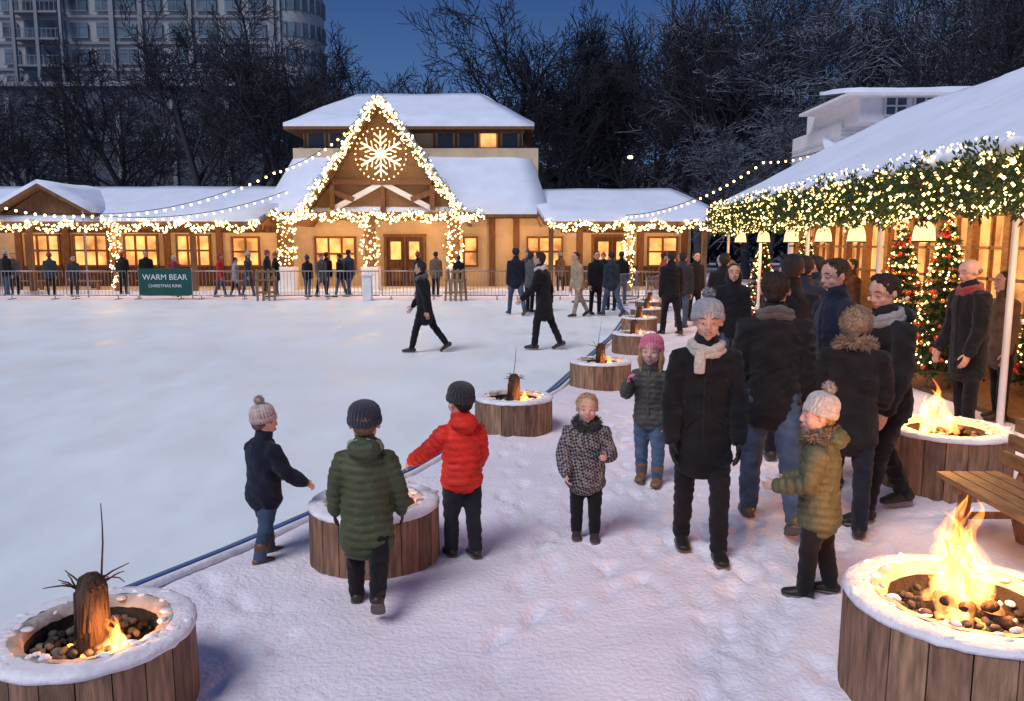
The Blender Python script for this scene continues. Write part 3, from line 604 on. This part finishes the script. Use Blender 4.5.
for x,w_ in((-9.45,.4),(-5.95,.4),(-2.4,.4)): w.box((x,33.9,.55),(.7,.7,1.1),4); w.box((x,33.9,2.2),(w_,w_,2.2),1)
w.box((-16.9,33.15,2.78),(13.4,.18,.26),1); w.box((5.1,33.15,2.78),(7.1,.18,.26),1); w.box((-5.7,33.95,3.2),(8.4,.3,.34),1)
for x in(-20.4,-18,-15.3,-12,3.2,6.2):
    w.box((x,34.6,.85),(1.3,.7,.05),3); w.box((x,34.6,.5),(.1,.5,.68),1); w.box((x,34.0,.5),(1.2,.25,.05),3); w.box((x-.45,34.0,.3),(.07,.2,.36),1); w.box((x+.45,34.0,.3),(.07,.2,.36),1)
GX_,GW,GZ=-5.45,3.35,7.95
w.add([(GX_-GW+.1,34.45,3.2),(GX_+GW-.1,34.45,3.2),(GX_,34.45,GZ-.15),(GX_-GW+.1,34.7,3.2),(GX_+GW-.1,34.7,3.2),(GX_,34.7,GZ-.15)],[(0,1,2),(3,5,4),(0,3,4,1),(1,4,5,2),(2,5,3,0)],3,False)
for a,b,mm in(((GX_-GW,34.1,3.2),(GX_,34.1,GZ-.1),1),((GX_+GW,34.1,3.2),(GX_,34.1,GZ-.1),1),((GX_-2.3,34.3,3.4),(GX_,34.3,4.6),4),((GX_+2.3,34.3,3.4),(GX_,34.3,4.6),4),((GX_,34.32,3.4),(GX_,34.32,4.5),1),((GX_-2.3,34.28,4.3),(GX_-1.2,34.28,3.9),1),((GX_+2.3,34.28,4.3),(GX_+1.2,34.28,3.9),1),((GX_-2.1,34.26,4.62),(GX_+2.1,34.26,4.62),1),((GX_-2.1,34.24,3.5),(GX_-2.1,34.24,4.5),1),((GX_+2.1,34.24,3.5),(GX_+2.1,34.24,4.5),1)):
    w.beam(a,b,.2,.22,mm)
w.box((-4.6,41.5,6.8),(10.2,6.6,1.0),0)
for i in range(11): w.box((-9.6+i*1.0,38.14,6.8),(.1,.1,1.0),1)
for i in(0,1,6,7,8,9): w.box((-9.1+i*1.0,38.17,6.82),(.7,.06,.6),2 if i in(8,) else 5)
w.box((-4.6,38.1,7.2),(10.4,.14,.12),1)
w.obj('walls',[cream,timber,glow,wood_h,whitep,glassd,mat('dark_boards',(.1,.05,.028),.7,.4,3,.3,20,stretch=(4,4,.6))],parent=E)
r_=MB()
def hip(x0,x1,y0,y1,z0,a0,a1,b0,b1,z1,th=.22):
    p=[V(x0,y0,z0),V(x1,y0,z0),V(x1,y1,z0),V(x0,y1,z0)]; q=[V(a0,b0,z1),V(a1,b0,z1),V(a1,b1,z1),V(a0,b1,z1)]
    for i in range(4):
        j=(i+1)%4
        r_.slab(p[i],p[j],q[j],q[i],th,0,14,6,.02); r_.slab(p[i]-V(0,0,.14),p[j]-V(0,0,.14),q[j]-V(0,0,.14),q[i]-V(0,0,.14),.137,1)
hip(-10.5,1.6,34.3,45,3.3,-9.9,.7,38.15,44.6,6.35); hip(-10.3,1.0,37.0,46,7.3,-7.7,-1.6,41.4,41.6,9.35)
hip(-25,-10.2,32.7,41,2.95,-24,-9.6,37.4,38,4.5); hip(1.3,8.9,32.7,41,2.95,.6,7.3,37.4,38,4.4)
for s in(-1,1):
    a=V(GX_,33.6,GZ);b=V(GX_,40.5,GZ);c=V(GX_+s*(GW+.25),40.5,2.95);d=V(GX_+s*(GW+.25),33.6,2.95)
    r_.slab(a,b,c,d,.2,0,8,8,.02); r_.slab(a-V(0,0,.15),b-V(0,0,.15),c-V(0,0,.15),d-V(0,0,.15),.147,1)
for s in(-1,1):
    a=V(-18.9,32.4,4.45);b=V(-18.9,38,4.45);c=V(-18.9+s*2.1,38,3.3);d=V(-18.9+s*2.1,32.4,3.3); r_.slab(a,b,c,d,.2,0,6,4,.02); r_.slab(a-V(0,0,.15),b-V(0,0,.15),c-V(0,0,.15),d-V(0,0,.15),.147,1)
r_.add([(-20.7,32.9,3.2),(-17.1,32.9,3.2),(-18.9,32.9,4.3)],[(0,1,2)],1,False)
r_.obj('roof',[snow_roof,timber],parent=E)
def scallop(x0,x1,y,z,n,sag):
    P=[]
    for i in range(n):
        for k in range(6): t=k/6; P.append((x0+(x1-x0)*(i+t)/n,y,z-sag*4*t*(1-t)))
    P.append((x1,y,z)); return P
garland('garland_lights',scallop(-24,-10.2,32.6,2.95,9,.3),.14,.1,.14,110,34,.045,E,seed=2)
garland('garland_lights',scallop(1.4,8.8,32.6,2.95,5,.3),.14,.1,.14,110,34,.045,E,seed=3)
garland('garland_lights',scallop(-10.0,-1.2,33.55,3.3,6,.18),.17,.12,.14,150,42,.045,E,seed=4)
garland('garland_lights',[(GX_-GW-.2,33.5,3.0),(GX_,33.5,GZ+.02),(GX_+GW+.2,33.5,3.0)],.2,.14,.15,190,42,.048,E,seed=5)
for x in(-9.45,-5.95,-2.4): garland('garland_lights',[(x,33.85,1.1),(x,33.85,3.2)],.32,.32,.13,180,75,.043,E,seed=int(x*10))
for x in(-16.3,4.8): garland('garland_lights',[(x,33.1,.3),(x,33.1,2.9)],.2,.2,.12,120,60,.04,E,seed=int(x*10))
m=MB(); c=V(GX_,34.0,5.75)
for k in range(6):
    a=math.pi*k/3+math.pi/6; d=V(math.cos(a),0,math.sin(a)); n=V(-math.sin(a),0,math.cos(a))
    m.beam(c,c+d*.95,.05,.09,1)
    for j in range(7): m.octa(c+d*(.135*j+.08)-V(0,.05,0),.036,0)
    for f in(.38,.62):
        for s in(-1,1):
            e_=c+d*(f+.2)+n*s*.24; m.beam(c+d*f,e_,.04,.07,1); m.octa(e_-V(0,.05,0),.036,0)
    a2=a+math.pi/6; d2=V(math.cos(a2),0,math.sin(a2)); m.beam(c,c+d2*.4,.04,.06,1); m.octa(c+d2*.42,.036,0)
for k in range(30):
    a=2*math.pi*k/30; m.octa(c+V(math.cos(a)*1.06,0,math.sin(a)*1.06),.034,0)
m.obj('snowflake_ornament',[bulb,mat('gold_white_glow',(.85,.8,.68),.5,.05,3,0,em=(1,.75,.42),es=.45)],parent=E)  # rods are gold-white with a faint glow added; only the bulbs are lamps
light(E,(GX_,32.3,4.6),75,(1,.62,.3),.4)
for x in(-22,-18,-14.6,-11.5,-7.7,-4,.2,3.2,6.2): light(E,(x,35.2,2.6),95,(1,.53,.21),.15)
for x in(-9.4,-5.9,-2.4,-16.3,4.8): light(E,(x,32.7,2.2),48,(1,.6,.27),.3)
# barriers
m=MB()
m.tube([(-1.13,0,.15),(-1.13,0,1.05),(1.13,0,1.05),(1.13,0,.15),(-1.13,0,.15)],[.022]*5,6,0)
for i in range(1,17): m.tube([(-1.13+i*.133,0,.15),(-1.13+i*.133,0,1.05)],[.009]*2,4,0,cap=False)
for s in(-.8,.8): m.beam((s,-.25,.02),(s,.25,.02),.05,.03,0); m.tube([(s,0,.02),(s,0,.15)],[.02,.02],5,0)
b0=m.obj('metal_barrier',[steel],(-22.6,29.9,0)); bm_=b0.data
for i in range(1,12): inst('metal_barrier',bm_,(-22.6+2.36*i,29.9+R.uniform(-.03,.03),0),R.uniform(-.02,.02))
for i in range(3): inst('metal_barrier',bm_,(-5.4+8.8+.6*i,29.6-2.1*i,0) if i else (4.1,29.3,0),1.1 if i else .3)
m=MB(); m.box((0,0,0),(1.95,.03,.98),0)
for s in(-1,1): m.tube([(s*.98,.02,-.6),(s*.98,.02,.5)],[.025,.025],6,1)
ban=m.obj('banner_sign',[mat('banner_green',(.01,.08,.065),.7,.15,2,.1,20),steel],(-12.85,29.72,.66))
for txt,sz,z in(('WARM BEAR',.29,.08),('CHRISTMAS RINK',.16,-.2)):
    cu=bpy.data.curves.new('lettering','FONT'); cu.body=txt; cu.size=sz; cu.align_x='CENTER'; cu.extrude=.004
    o=bpy.data.objects.new('lettering',cu); o.rotation_euler=(rad(90),0,0); o.location=(0,-.022,z); o.parent=ban; cu.materials.append(whitep); S.collection.objects.link(o)
def aframe(x,y,rz):
    m=MB()
    for s in(-1,1):
        for k in(-.3,-.1,.1,.3): m.beam((k,s*.28,0),(k,s*.03,1.15),.08,.025,0)
        for z in(.3,.75,1.05): m.beam((-.36,s*(.28-.217*z+.02),z),(.36,s*(.28-.217*z+.02),z),.04,.06,0)
    m.obj('wooden_a_frame',[wood_h],(x,y,0),rz)
aframe(-9.0,29.3,.3); aframe(-2.05,29.2,-.3)
m=MB(); m.box((0,0,.45),(.3,.3,.9),0); m.box((0,0,.93),(.4,.4,.06),0); m.obj('rink_post',[whitep],(-5.3,29.4,0))
# ------------------------------------------------------------------ string lights
string_light((-21.5,31,4.3),(-16.4,31,3.2),.35,14,.05); string_light((-16.4,31,3.2),(-9.7,33.3,5.0),.5,22,.05); string_light((-9.7,33.3,5.0),(-5.5,33.4,7.9),.5,16,.05)
string_light((-16.4,31,3.2),(-9.2,33.2,4.2),.5,24,.045); string_light((4.6,32.6,3.2),(8.3,27,4.8),.4,22,.042); string_light((8.3,27,4.8),(11.4,27.5,5.6),.2,12,.036); string_light((-30,31,5.4),(-21.5,31,4.3),.3,18,.05)
for x,y,h in((-16.4,31,3.25),(-21.5,31,4.35)):
    m=MB(); m.tube([(0,0,0),(0,0,h)],[.035,.025],8,0); m.ball((0,0,h),.05,0,8,6); m.obj('light_pole',[steel],(x,y,0))
# ------------------------------------------------------------------ pavilion
E2=bpy.data.objects.new('market_pavilion',None); S.collection.objects.link(E2)
r_=MB(); Z0=2.95
def ex(y): return 5.08+.034*(y-8.2)
A=[V(ex(3.2),3.2,Z0),V(ex(22.3),22.3,Z0),V(13,22.3,Z0),V(13,3.2,Z0)]; RG=(V(9.05,6.0,5.0),V(9.05,18.6,5.0))
r_.slab(A[0],A[1],RG[1],RG[0],.2,0,50,12,.014); r_.slab(A[1],A[2],RG[1],RG[1]+V(.01,0,0),.2,0,14,10,.02); r_.slab(A[2],A[3],RG[0],RG[1],.2,0,20,8,.02); r_.slab(A[3],A[0],RG[0],RG[0]+V(.01,0,0),.2,0,14,8,.02)
r_.slab(A[0]-V(0,0,.12),A[1]-V(0,0,.12),RG[1]-V(0,0,.12),RG[0]-V(0,0,.12),.115,1); r_.slab(A[1]-V(0,0,.12),A[2]-V(0,0,.12),RG[1]-V(0,0,.12),RG[1]-V(-.01,0,.12),.115,1)
for i in range(26):
    y=4+i*.7; r_.beam((ex(y)+.15,y,2.79),(8.9,y,4.74),.07,.1,1)
r_.beam((ex(3.4)+.35,3.4,2.6),(ex(22.2)+.35,22.2,2.6),.12,.2,1)
for i in range(90):
    y=R.uniform(3.5,22); r_.ball((ex(y)-.02,y,Z0+.1),(.08,R.uniform(.1,.3),R.uniform(.06,.12)),0,10,7)
r_.obj('roof',[snow_roof,wood_h],parent=E2)
w=MB()
for y in(5.0,8.75,12.2,15.5,18.8,22): w.tube([(ex(y)+.35,y,0),(ex(y)+.35,y,2.52)],[.04,.035],10,3)
w.box((9.3,12.6,.03),(7.0,18.8,.06),4)
w.box((7.75,12.6,.5),(.16,18.6,1.0),1); w.box((7.75,12.6,2.75),(.16,18.6,.5),1)
for i in range(19):
    y=3.5+i*1.0
    w.box((7.74,y,1.75),(.2,.16,1.7),1)
    w.box((7.80,y+.5,1.75),(.05,.86,1.5),2); w.box((7.73,y+.5,1.75),(.06,.05,1.5),1); w.box((7.73,y+.5,2.0),(.06,.86,.05),1); w.box((7.73,y+.5,1.5),(.06,.86,.05),1)
w.box((9.4,22,1.5),(3.4,.14,3),1)
for y in(10.2,14.4,19.5):
    w.box((7.2,y,.5),(.5,1.6,1.0),1); w.box((7.15,y,1.03),(.7,1.8,.06),3)
    for k in range(8): w.tube([(7.15+R.uniform(-.15,.15),y-.7+k*.2,1.06),(7.15,y-.7+k*.2,1.06+R.uniform(.12,.3))],[.04,.025],8,R.choice((3,1,4,0)))
w.obj('frame_and_windows',[cream,wood_h,glow,whitep,timber],parent=E2)
gp=resample([(ex(3.3)-.04,3.3,2.72),(ex(22.3)-.04,22.3,2.72)],.5)
for i,p in enumerate(gp): p.z+=.05*math.sin(i*1.9)
garland('garland_lights',gp,.31,.17,.10,1350,120,.0225,E2,bm=bulbn,shell=.55,seed=21,wr=.3)
garland('garland_lights',resample([(5.6,22.35,2.7),(9,22.35,2.7)],.5),.25,.15,.1,600,80,.024,E2,bm=bulbn,shell=.5,seed=22)
garland('icicle_lights',[(ex(3.3)-.06,3.3,3.17),(ex(22.3)-.06,22.3,3.17)],.04,.05,.05,5,8,.013,E2,seed=23)
def lantern(x,y,z,s=1):
    m=MB(); m.lathe([(.01,.17*s),(.05*s,.165*s),(.10*s,.13*s),(.125*s,.05*s),(.14*s,-.06*s),(.145*s,-.1*s),(.12*s,-.115*s),(.01,-.12*s)],20,0); m.lathe([(.0,.23*s),(.04*s,.22*s),(.055*s,.165*s),(.07*s,.15*s)],12,1)
    m.tube([(0,0,.2*s),(0,0,2.9-z)],[.008,.008],5,1); m.lathe([(.147*s,-.095*s),(.15*s,-.105*s),(.14*s,-.118*s)],20,1)
    return m.obj('hanging_lantern',[shade,black],(x,y,z))
for i,(x,y,z) in enumerate(((5.6,8.0,2.25),(5.4,10.6,2.2),(6.3,11.0,2.62),(5.5,12.9,2.2),(5.55,14.4,2.2),(5.6,16.2,2.2),(5.7,18.3,2.2),(6.4,15,2.5),(5.8,20.5,2.2))):
    o=lantern(x,y,z,1.); light(o,(-.05,0,-.3),24,(1,.56,.24),.1)
for y in(7,10,13,16.5,20.5): light(E2,(6.7,y,2.4),50,(1,.5,.2),.2)
def xmas(x,y,h,r,seed,dense=1.):
    q=random.Random(seed); m=MB(); m.tube([(0,0,0),(0,0,h*.9)],[.05,.015],8,3); m.lathe([(.16,0),(.2,.25),(.18,.26),(.02,.24)],14,4)
    nt_=14
    for t in range(nt_):
        z=.3+(h-.35)*t/nt_; R_=r*(1-t/nt_)**.85; nb=int(22-11*t/nt_)
        for k in range(nb):
            a=2*math.pi*(k+q.random()*.8)/nb; L_=R_*q.uniform(.8,1.1)+.03; d=V(math.cos(a),math.sin(a),-.25)
            for j in range(int(20*dense)):
                f=q.uniform(.15,1); p=V(0,0,z+q.uniform(-.04,.04))+d*L_*f; e_=(d*.7+V(q.gauss(0,.7),q.gauss(0,.7),q.gauss(0,.45))).normalized()*.09; wv=e_.cross(V(q.random(),q.random(),q.random())).normalized()*.016
                m.add([p-wv,p+wv,p+e_],[(0,1,2)],0 if q.random()<.7 else 1)
    for i in range(int(250*h/2.5)):
        t=q.random()**1.3; z=.35+(h-.4)*t; a=q.uniform(0,6.28); rr_=r*(1-t)**.85*q.uniform(.85,1.08)+.02; m.octa((rr_*math.cos(a),rr_*math.sin(a),z-.1*rr_),.019,2)
    for i in range(110):
        t=q.random()**1.3; z=.35+(h-.4)*t; a=q.uniform(0,6.28); rr_=r*(1-t)**.85*1.0; m.ball((rr_*math.cos(a),rr_*math.sin(a),z-.1*rr_),q.uniform(.025,.045),q.choice((5,5,5,6,7)),10,7)
    for k in range(5):
        a=2*math.pi*k/5+math.pi/2; b_=a+math.pi/5;c_=a-math.pi/5; z=h+.05
        m.add([(0,-.02,z),(math.cos(a)*.12,0,z+math.sin(a)*.12),(math.cos(b_)*.05,0,z+math.sin(b_)*.05),(math.cos(c_)*.05,0,z+math.sin(c_)*.05)],[(0,1,2),(0,3,1)],2,False)
    m.obj('christmas_tree',[needle,needle2,bulbn,logm,timber,mat('bauble_red',(.5,.02,.02),.2,.05,2,0,spec=.6),mat('bauble_gold',(.7,.4,.08),.25,.05,2,0,metal=.8),mat('bauble_white',(.75,.72,.7),.3,.05,2,0)],(x,y,0.06))
xmas(6.0,11.1,2.4,.5,1); xmas(6.5,13.4,2.4,.5,2); xmas(6.05,16.6,2.3,.45,3); xmas(6.1,19.6,2.2,.45,4); xmas(7.0,10.4,2.2,.4,5)
# white hall behind
m=MB(); m.box((14.9,32,3.2),(6.2,5,6.4),0)
m.box((14.2,30.7,6.65),(4.6,5.0,.9),0)
for x in(13.1,14.1,15.1):
    m.box((x,28.17,6.72),(.74,.05,.62),1)
    for k in(-.37,0,.37): m.box((x+k,28.14,6.72),(.06,.06,.66),2)
    for k in(-.31,0,.31): m.box((x,28.13,6.72+k),(.78,.06,.05),2)
for k in range(14): m.box((11.75,32,3.0+k*.22),(.04,5.02,.02),2)
for k in range(24): m.box((14.9,29.485,3.0+k*.14),(6.22,.03,.015),2)
m.slab((11.3,27.8,7.1),(17.5,27.8,7.1),(16.9,32,7.75),(11.9,32,7.75),.2,3,10,6,.02); m.box((14.4,30,7.04),(6.3,4.6,.1),0)
m.slab((11.2,29,5.0),(18.1,29,5.0),(17.9,30.7,5.9),(11.6,30.7,5.9),.18,3,8,4,.02)
m.obj('white_clapboard_hall',[whitep,glassd,mat('grey_trim',(.5,.52,.56),.6,.1,3,0),snow_roof])
# ------------------------------------------------------------------ apartment tower
conc=mat('concrete',(.34,.36,.38),.85,.15,.3,.1,3); conc2=mat('concrete_dark',(.22,.24,.27),.85,.2,.2,.1,3); podm=mat('podium',(.075,.095,.13),.9,.3,.15,.1,2); gl2=mat('apartment_glass',(.10,.15,.19),.2,.6,.35,0,spec=.8); litw=mat('lit_window',(.3,.25,.2),.5,.2,1,0,em=(1,.65,.35),es=.35)
m=MB(); x0,x1=-60.,-25.; y=90.
m.box(((x0+x1)/2,100,30),(x1-x0,19.8,60),0)
m.tube([(x1+.2,94,0),(x1+.2,94,60)],[3.6,3.6],20,0,cap=False)
fl=2.75
for f in range(4,19):
    z=7+f*fl
    m.box(((x0+x1)/2,89.98,z),(x1-x0-.4,.24,.28),1)
    m.tube([(x1+.2,94,z-1.9),(x1+.2,94,z-.4)],[3.66,3.66],20,2,cap=False)
    for k in range(9):
        a=-math.pi*.55+k*.24; m.box((x1+.2+3.7*math.cos(a),94+3.7*math.sin(a),z-1.1),(.16,.16,1.6),1,Matrix.Rotation(a,3,'Z'))
    for wx,ww in((-57,1.8),(-54,1.6),(-46.6,1.9),(-44,1.4),(-41.4,2.0),(-38.4,1.5),(-36,1.8),(-32.8,2.1),(-30,1.6),(-27.4,1.8)):
        m.box((wx,89.93,z+1.35),(ww,.12,1.55),3 if R.random()<.02 else 2); m.box((wx,89.86,z+1.35),(.07,.08,1.55),1); m.box((wx,89.85,z+1.7),(ww,.06,.06),1); m.box((wx,89.84,z+.53),(ww+.2,.22,.1),1)
    bx=-50.3
    m.box((bx,89.2,z+.1),(5.0,1.6,.2),1); m.box((bx,89.93,z+1.35),(4.4,.1,2.0),2)
    m.box((bx,88.45,z+1.15),(5.0,.05,.06),1)
    for k in range(11): m.box((bx-2.45+k*.49,88.45,z+.65),(.05,.05,1.0),1)
for bx in(-52.8,-50.3,-47.8): m.box((bx,88.5,35),(.35,.35,50),1)
for bx in(-43,-39.9,-34.6,-25.8): m.box((bx,89.85,35),(.5,.3,52),1)
m.obj('apartment_building',[conc,conc2,gl2,litw])
m=MB(); m.box((-46,84,8.6),(52,8,17.2),0); m.box((-46,79.9,17.3),(52.4,.5,.4),1)
for k in range(10): m.box((-70+k*5.3,79.9,8),(.4,.3,16),1)
for k in range(9): m.box((-67.3+k*5.3,79.93,12.5),(3.6,.1,1.2),2)
m.obj('podium_building',[podm,conc2,gl2])
# ------------------------------------------------------------------ trees
def tree(seed,h,spread=.55,lv=5,mr_=.018):
    q=random.Random(seed); m=MB()
    def grow(p,d,L_,r,l):
        n=4 if l<2 else 3 if l<3 else 2; pts=[p];ds=[]
        for i in range(n):
            d=(d+V(q.gauss(0,.13+.03*l),q.gauss(0,.13+.03*l),q.gauss(0,.08)+ (.06 if l>0 else 0))).normalized(); p=p+d*L_/n; pts.append(p); ds.append(d.copy())
        rr_=[r*(1-.62*i/n) for i in range(n+1)]
        if l>=3: m.tube(pts,[max(x,mr_) for x in rr_],3,0,cap=False)
        else: m.tube(pts,rr_,(8,6,4)[l],0,cap=False)
        if l>=lv: return
        nc=(10,7,6,5,4)[l]
        for k in range(nc):
            t=(.28 if l==0 else .2)+(.78 if l else .72)*(k+q.random()*.7)/nc; t=min(t,.999); i=int(t*n); pp=pts[i].lerp(pts[i+1],t*n-i); dd=ds[i]
            a=q.uniform(0,6.28); s1=dd.cross(V(.3,.5,.8)).normalized(); s2=dd.cross(s1); sp_=q.uniform(.5,1.15)*(1.15 if l else 1)*spread/.55
            nd=(dd*1.+(s1*math.cos(a)+s2*math.sin(a))*sp_+V(0,0,.12)).normalized()
            grow(pp,nd,L_*(.62-.22*t)*q.uniform(.8,1.2)*(1.05 if l else .95),r*(.5-.2*t)*q.uniform(.8,1.1),l+1)
    grow(V(0,0,-.3),V(0,0,1),h*.72,h*.018,0)
    return m
tm=[]
for i in range(4):
    mb=tree(30+i,17,.62,4,.021); o=mb.obj('bare_tree',[barkd],(0,0,0)); tm.append(o.data); bpy.data.objects.remove(o)
ts=[]
for i in range(3):
    mb=tree(60+i,17,.65,4,.022); o=mb.obj('snowy_tree',[barks],(0,0,0)); ts.append(o.data); bpy.data.objects.remove(o)
def zmax(me): return max(v.co.z for v in me.vertices)
zt=[zmax(a) for a in tm]; zs=[zmax(a) for a in ts]
for i,(px,D,top) in enumerate(((377,58,18),(205,56,-30),(150,60,40),(60,57,60),(285,54,-40),(20,60,20),(328,66,60),(520,60,15),(553,56,3),(590,58,0),(628,55,3),(660,58,-5),(575,66,5),(640,66,0),(110,62,70),(245,62,30),(535,70,20),(610,70,0))):
    el=rad(7.62)*-1+math.atan((350.5-top)/800); h=2.07+D*math.tan(el)
    inst('bare_tree',tm[i%4],((px-512)/800*D,D,0),i*1.9,None,h/zt[i%4])
for i,(px,D,top) in enumerate(((700,50,-40),(745,47,-20),(790,52,-50),(835,46,-30),(880,50,-60),(930,45,-30),(975,50,-60),(1020,44,-20),(1065,48,-60),(815,60,-60),(910,62,-80),(765,42,90),(1100,55,-60),(860,42,60),(700,43,110))):
    el=rad(7.62)*-1+math.atan((350.5-top)/800); h=2.07+D*math.tan(el)
    if i%4==1: inst('bare_tree',tm[i%3],((px-512)/800*D,D,0),i*2.3,None,h/zt[i%3])
    else: inst('snowy_tree',ts[i%3],((px-512)/800*D,D,0),i*2.3,None,h/zs[i%3])
def mass(name,x0,x1,y0,y1,hf,n,sz,mats,seed):
    q=random.Random(seed); m=MB()
    for i in range(n):
        x=q.uniform(x0,x1); y=q.uniform(y0,y1); H_=hf(x)*(.75+.25*math.sin(x*.9+y)+.15*math.sin(x*2.3)); z=H_*q.random()**.6; d=V(q.gauss(0,1),q.gauss(0,1),q.gauss(0,1)).normalized()*sz*q.uniform(.4,1); e_=d.cross(V(q.random(),q.random(),1)).normalized()*sz*.35*q.uniform(.4,1); p=V(x,y,z)
        m.add([p-e_,p+e_,p+d],[(0,1,2)],0 if q.random()<.7 else 1)
    m.obj(name,mats)
leafd=mat('conifer_dark',(.02,.03,.042),.9,0,3,0); leafe=mat('conifer_dark2',(.035,.05,.065),.9,0,3,0)
mass('distant_treeline',-75,-8,66,72,lambda x:6,9000,1.0,[leafd,leafe],1)
mass('distant_treeline',-8,50,68,76,lambda x:9+2.5*math.sin(x*.3),13000,1.1,[leafd,leafe],2)
mass('distant_treeline',-40,-9,47,50,lambda x:3.6,6000,.6,[leafd,leafe],4)
m=MB(); vs=[];fs=[]
for i in range(61):
    x=-200+i*7
    for j in range(6): vs.append((x,84+j*14,(0,5,8,11,13,14)[j]*(1+.25*math.sin(x*.05))+ .5*math.sin(x*.3+j)-.3))
for i in range(60):
    for j in range(5): fs.append((i*6+j,(i+1)*6+j,(i+1)*6+j+1,i*6+j+1))
m.add(vs,fs); m.obj('hill',[mat('hill_wood',(.04,.05,.065),.95,.5,.4,.3,1.)])
def lamp(x,y,h,lit=True):
    m=MB(); m.tube([(0,0,0),(0,0,h)],[.07,.045],8,0); m.tube([(0,0,h),(.15,0,h+.15),(.5,0,h+.18)],[.04,.035,.03],6,0); m.ball((.52,0,h+.1),(.2,.14,.1),1 if lit else 0,10,6)
    m.obj('street_lamp',[black,bulb],(x,y,0))
lamp(7.0,52,7.4); lamp(-31.5,58,19,False); lamp(-12.5,50,4.8)
# ------------------------------------------------------------------ world, sun, camera
wd=bpy.data.worlds.new('World'); S.world=wd; wd.use_nodes=True; nt=wd.node_tree;N=nt.nodes;L=nt.links
bg=N['Background']; sky=N.new('ShaderNodeTexSky'); sky.sky_type='NISHITA'; sky.sun_disc=False; sky.sun_elevation=rad(3); sky.sun_rotation=rad(200)
tc=N.new('ShaderNodeTexCoord'); sp=N.new('ShaderNodeSeparateXYZ'); cr=N.new('ShaderNodeValToRGB'); L.new(tc.outputs['Generated'],sp.inputs[0]); L.new(sp.outputs['Z'],cr.inputs[0])
e=cr.color_ramp.elements; e[0].position=0.0; e[0].color=(.12,.21,.42,1); e[1].position=.9; e[1].color=(.045,.085,.22,1); x=e.new(.28); x.color=(.032,.085,.25,1); x=e.new(.16);x.color=(.068,.15,.35,1)
ad=N.new('ShaderNodeMix'); ad.data_type='RGBA'; ad.blend_type='ADD'; ad.inputs['Factor'].default_value=.003
L.new(cr.outputs[0],ad.inputs['A']); L.new(sky.outputs[0],ad.inputs['B']); L.new(ad.outputs['Result'],bg.inputs[0]); bg.inputs[1].default_value=1.
sl=bpy.data.lights.new('sun','SUN'); sl.energy=2.35; sl.angle=rad(30); sl.color=(.98,.93,.95); so=bpy.data.objects.new('sun',sl); so.rotation_euler=(rad(30),rad(-28),0); S.collection.objects.link(so)
cd=bpy.data.cameras.new('camera'); cd.lens=28.125; cd.sensor_width=36; cd.clip_end=4000; co_=bpy.data.objects.new('camera',cd); co_.location=(0,0,2.07); co_.rotation_euler=(rad(90-7.62),0,0); S.collection.objects.link(co_); S.camera=co_
S.view_settings.view_transform='Standard'; S.view_settings.look='None'; S.view_settings.exposure=0
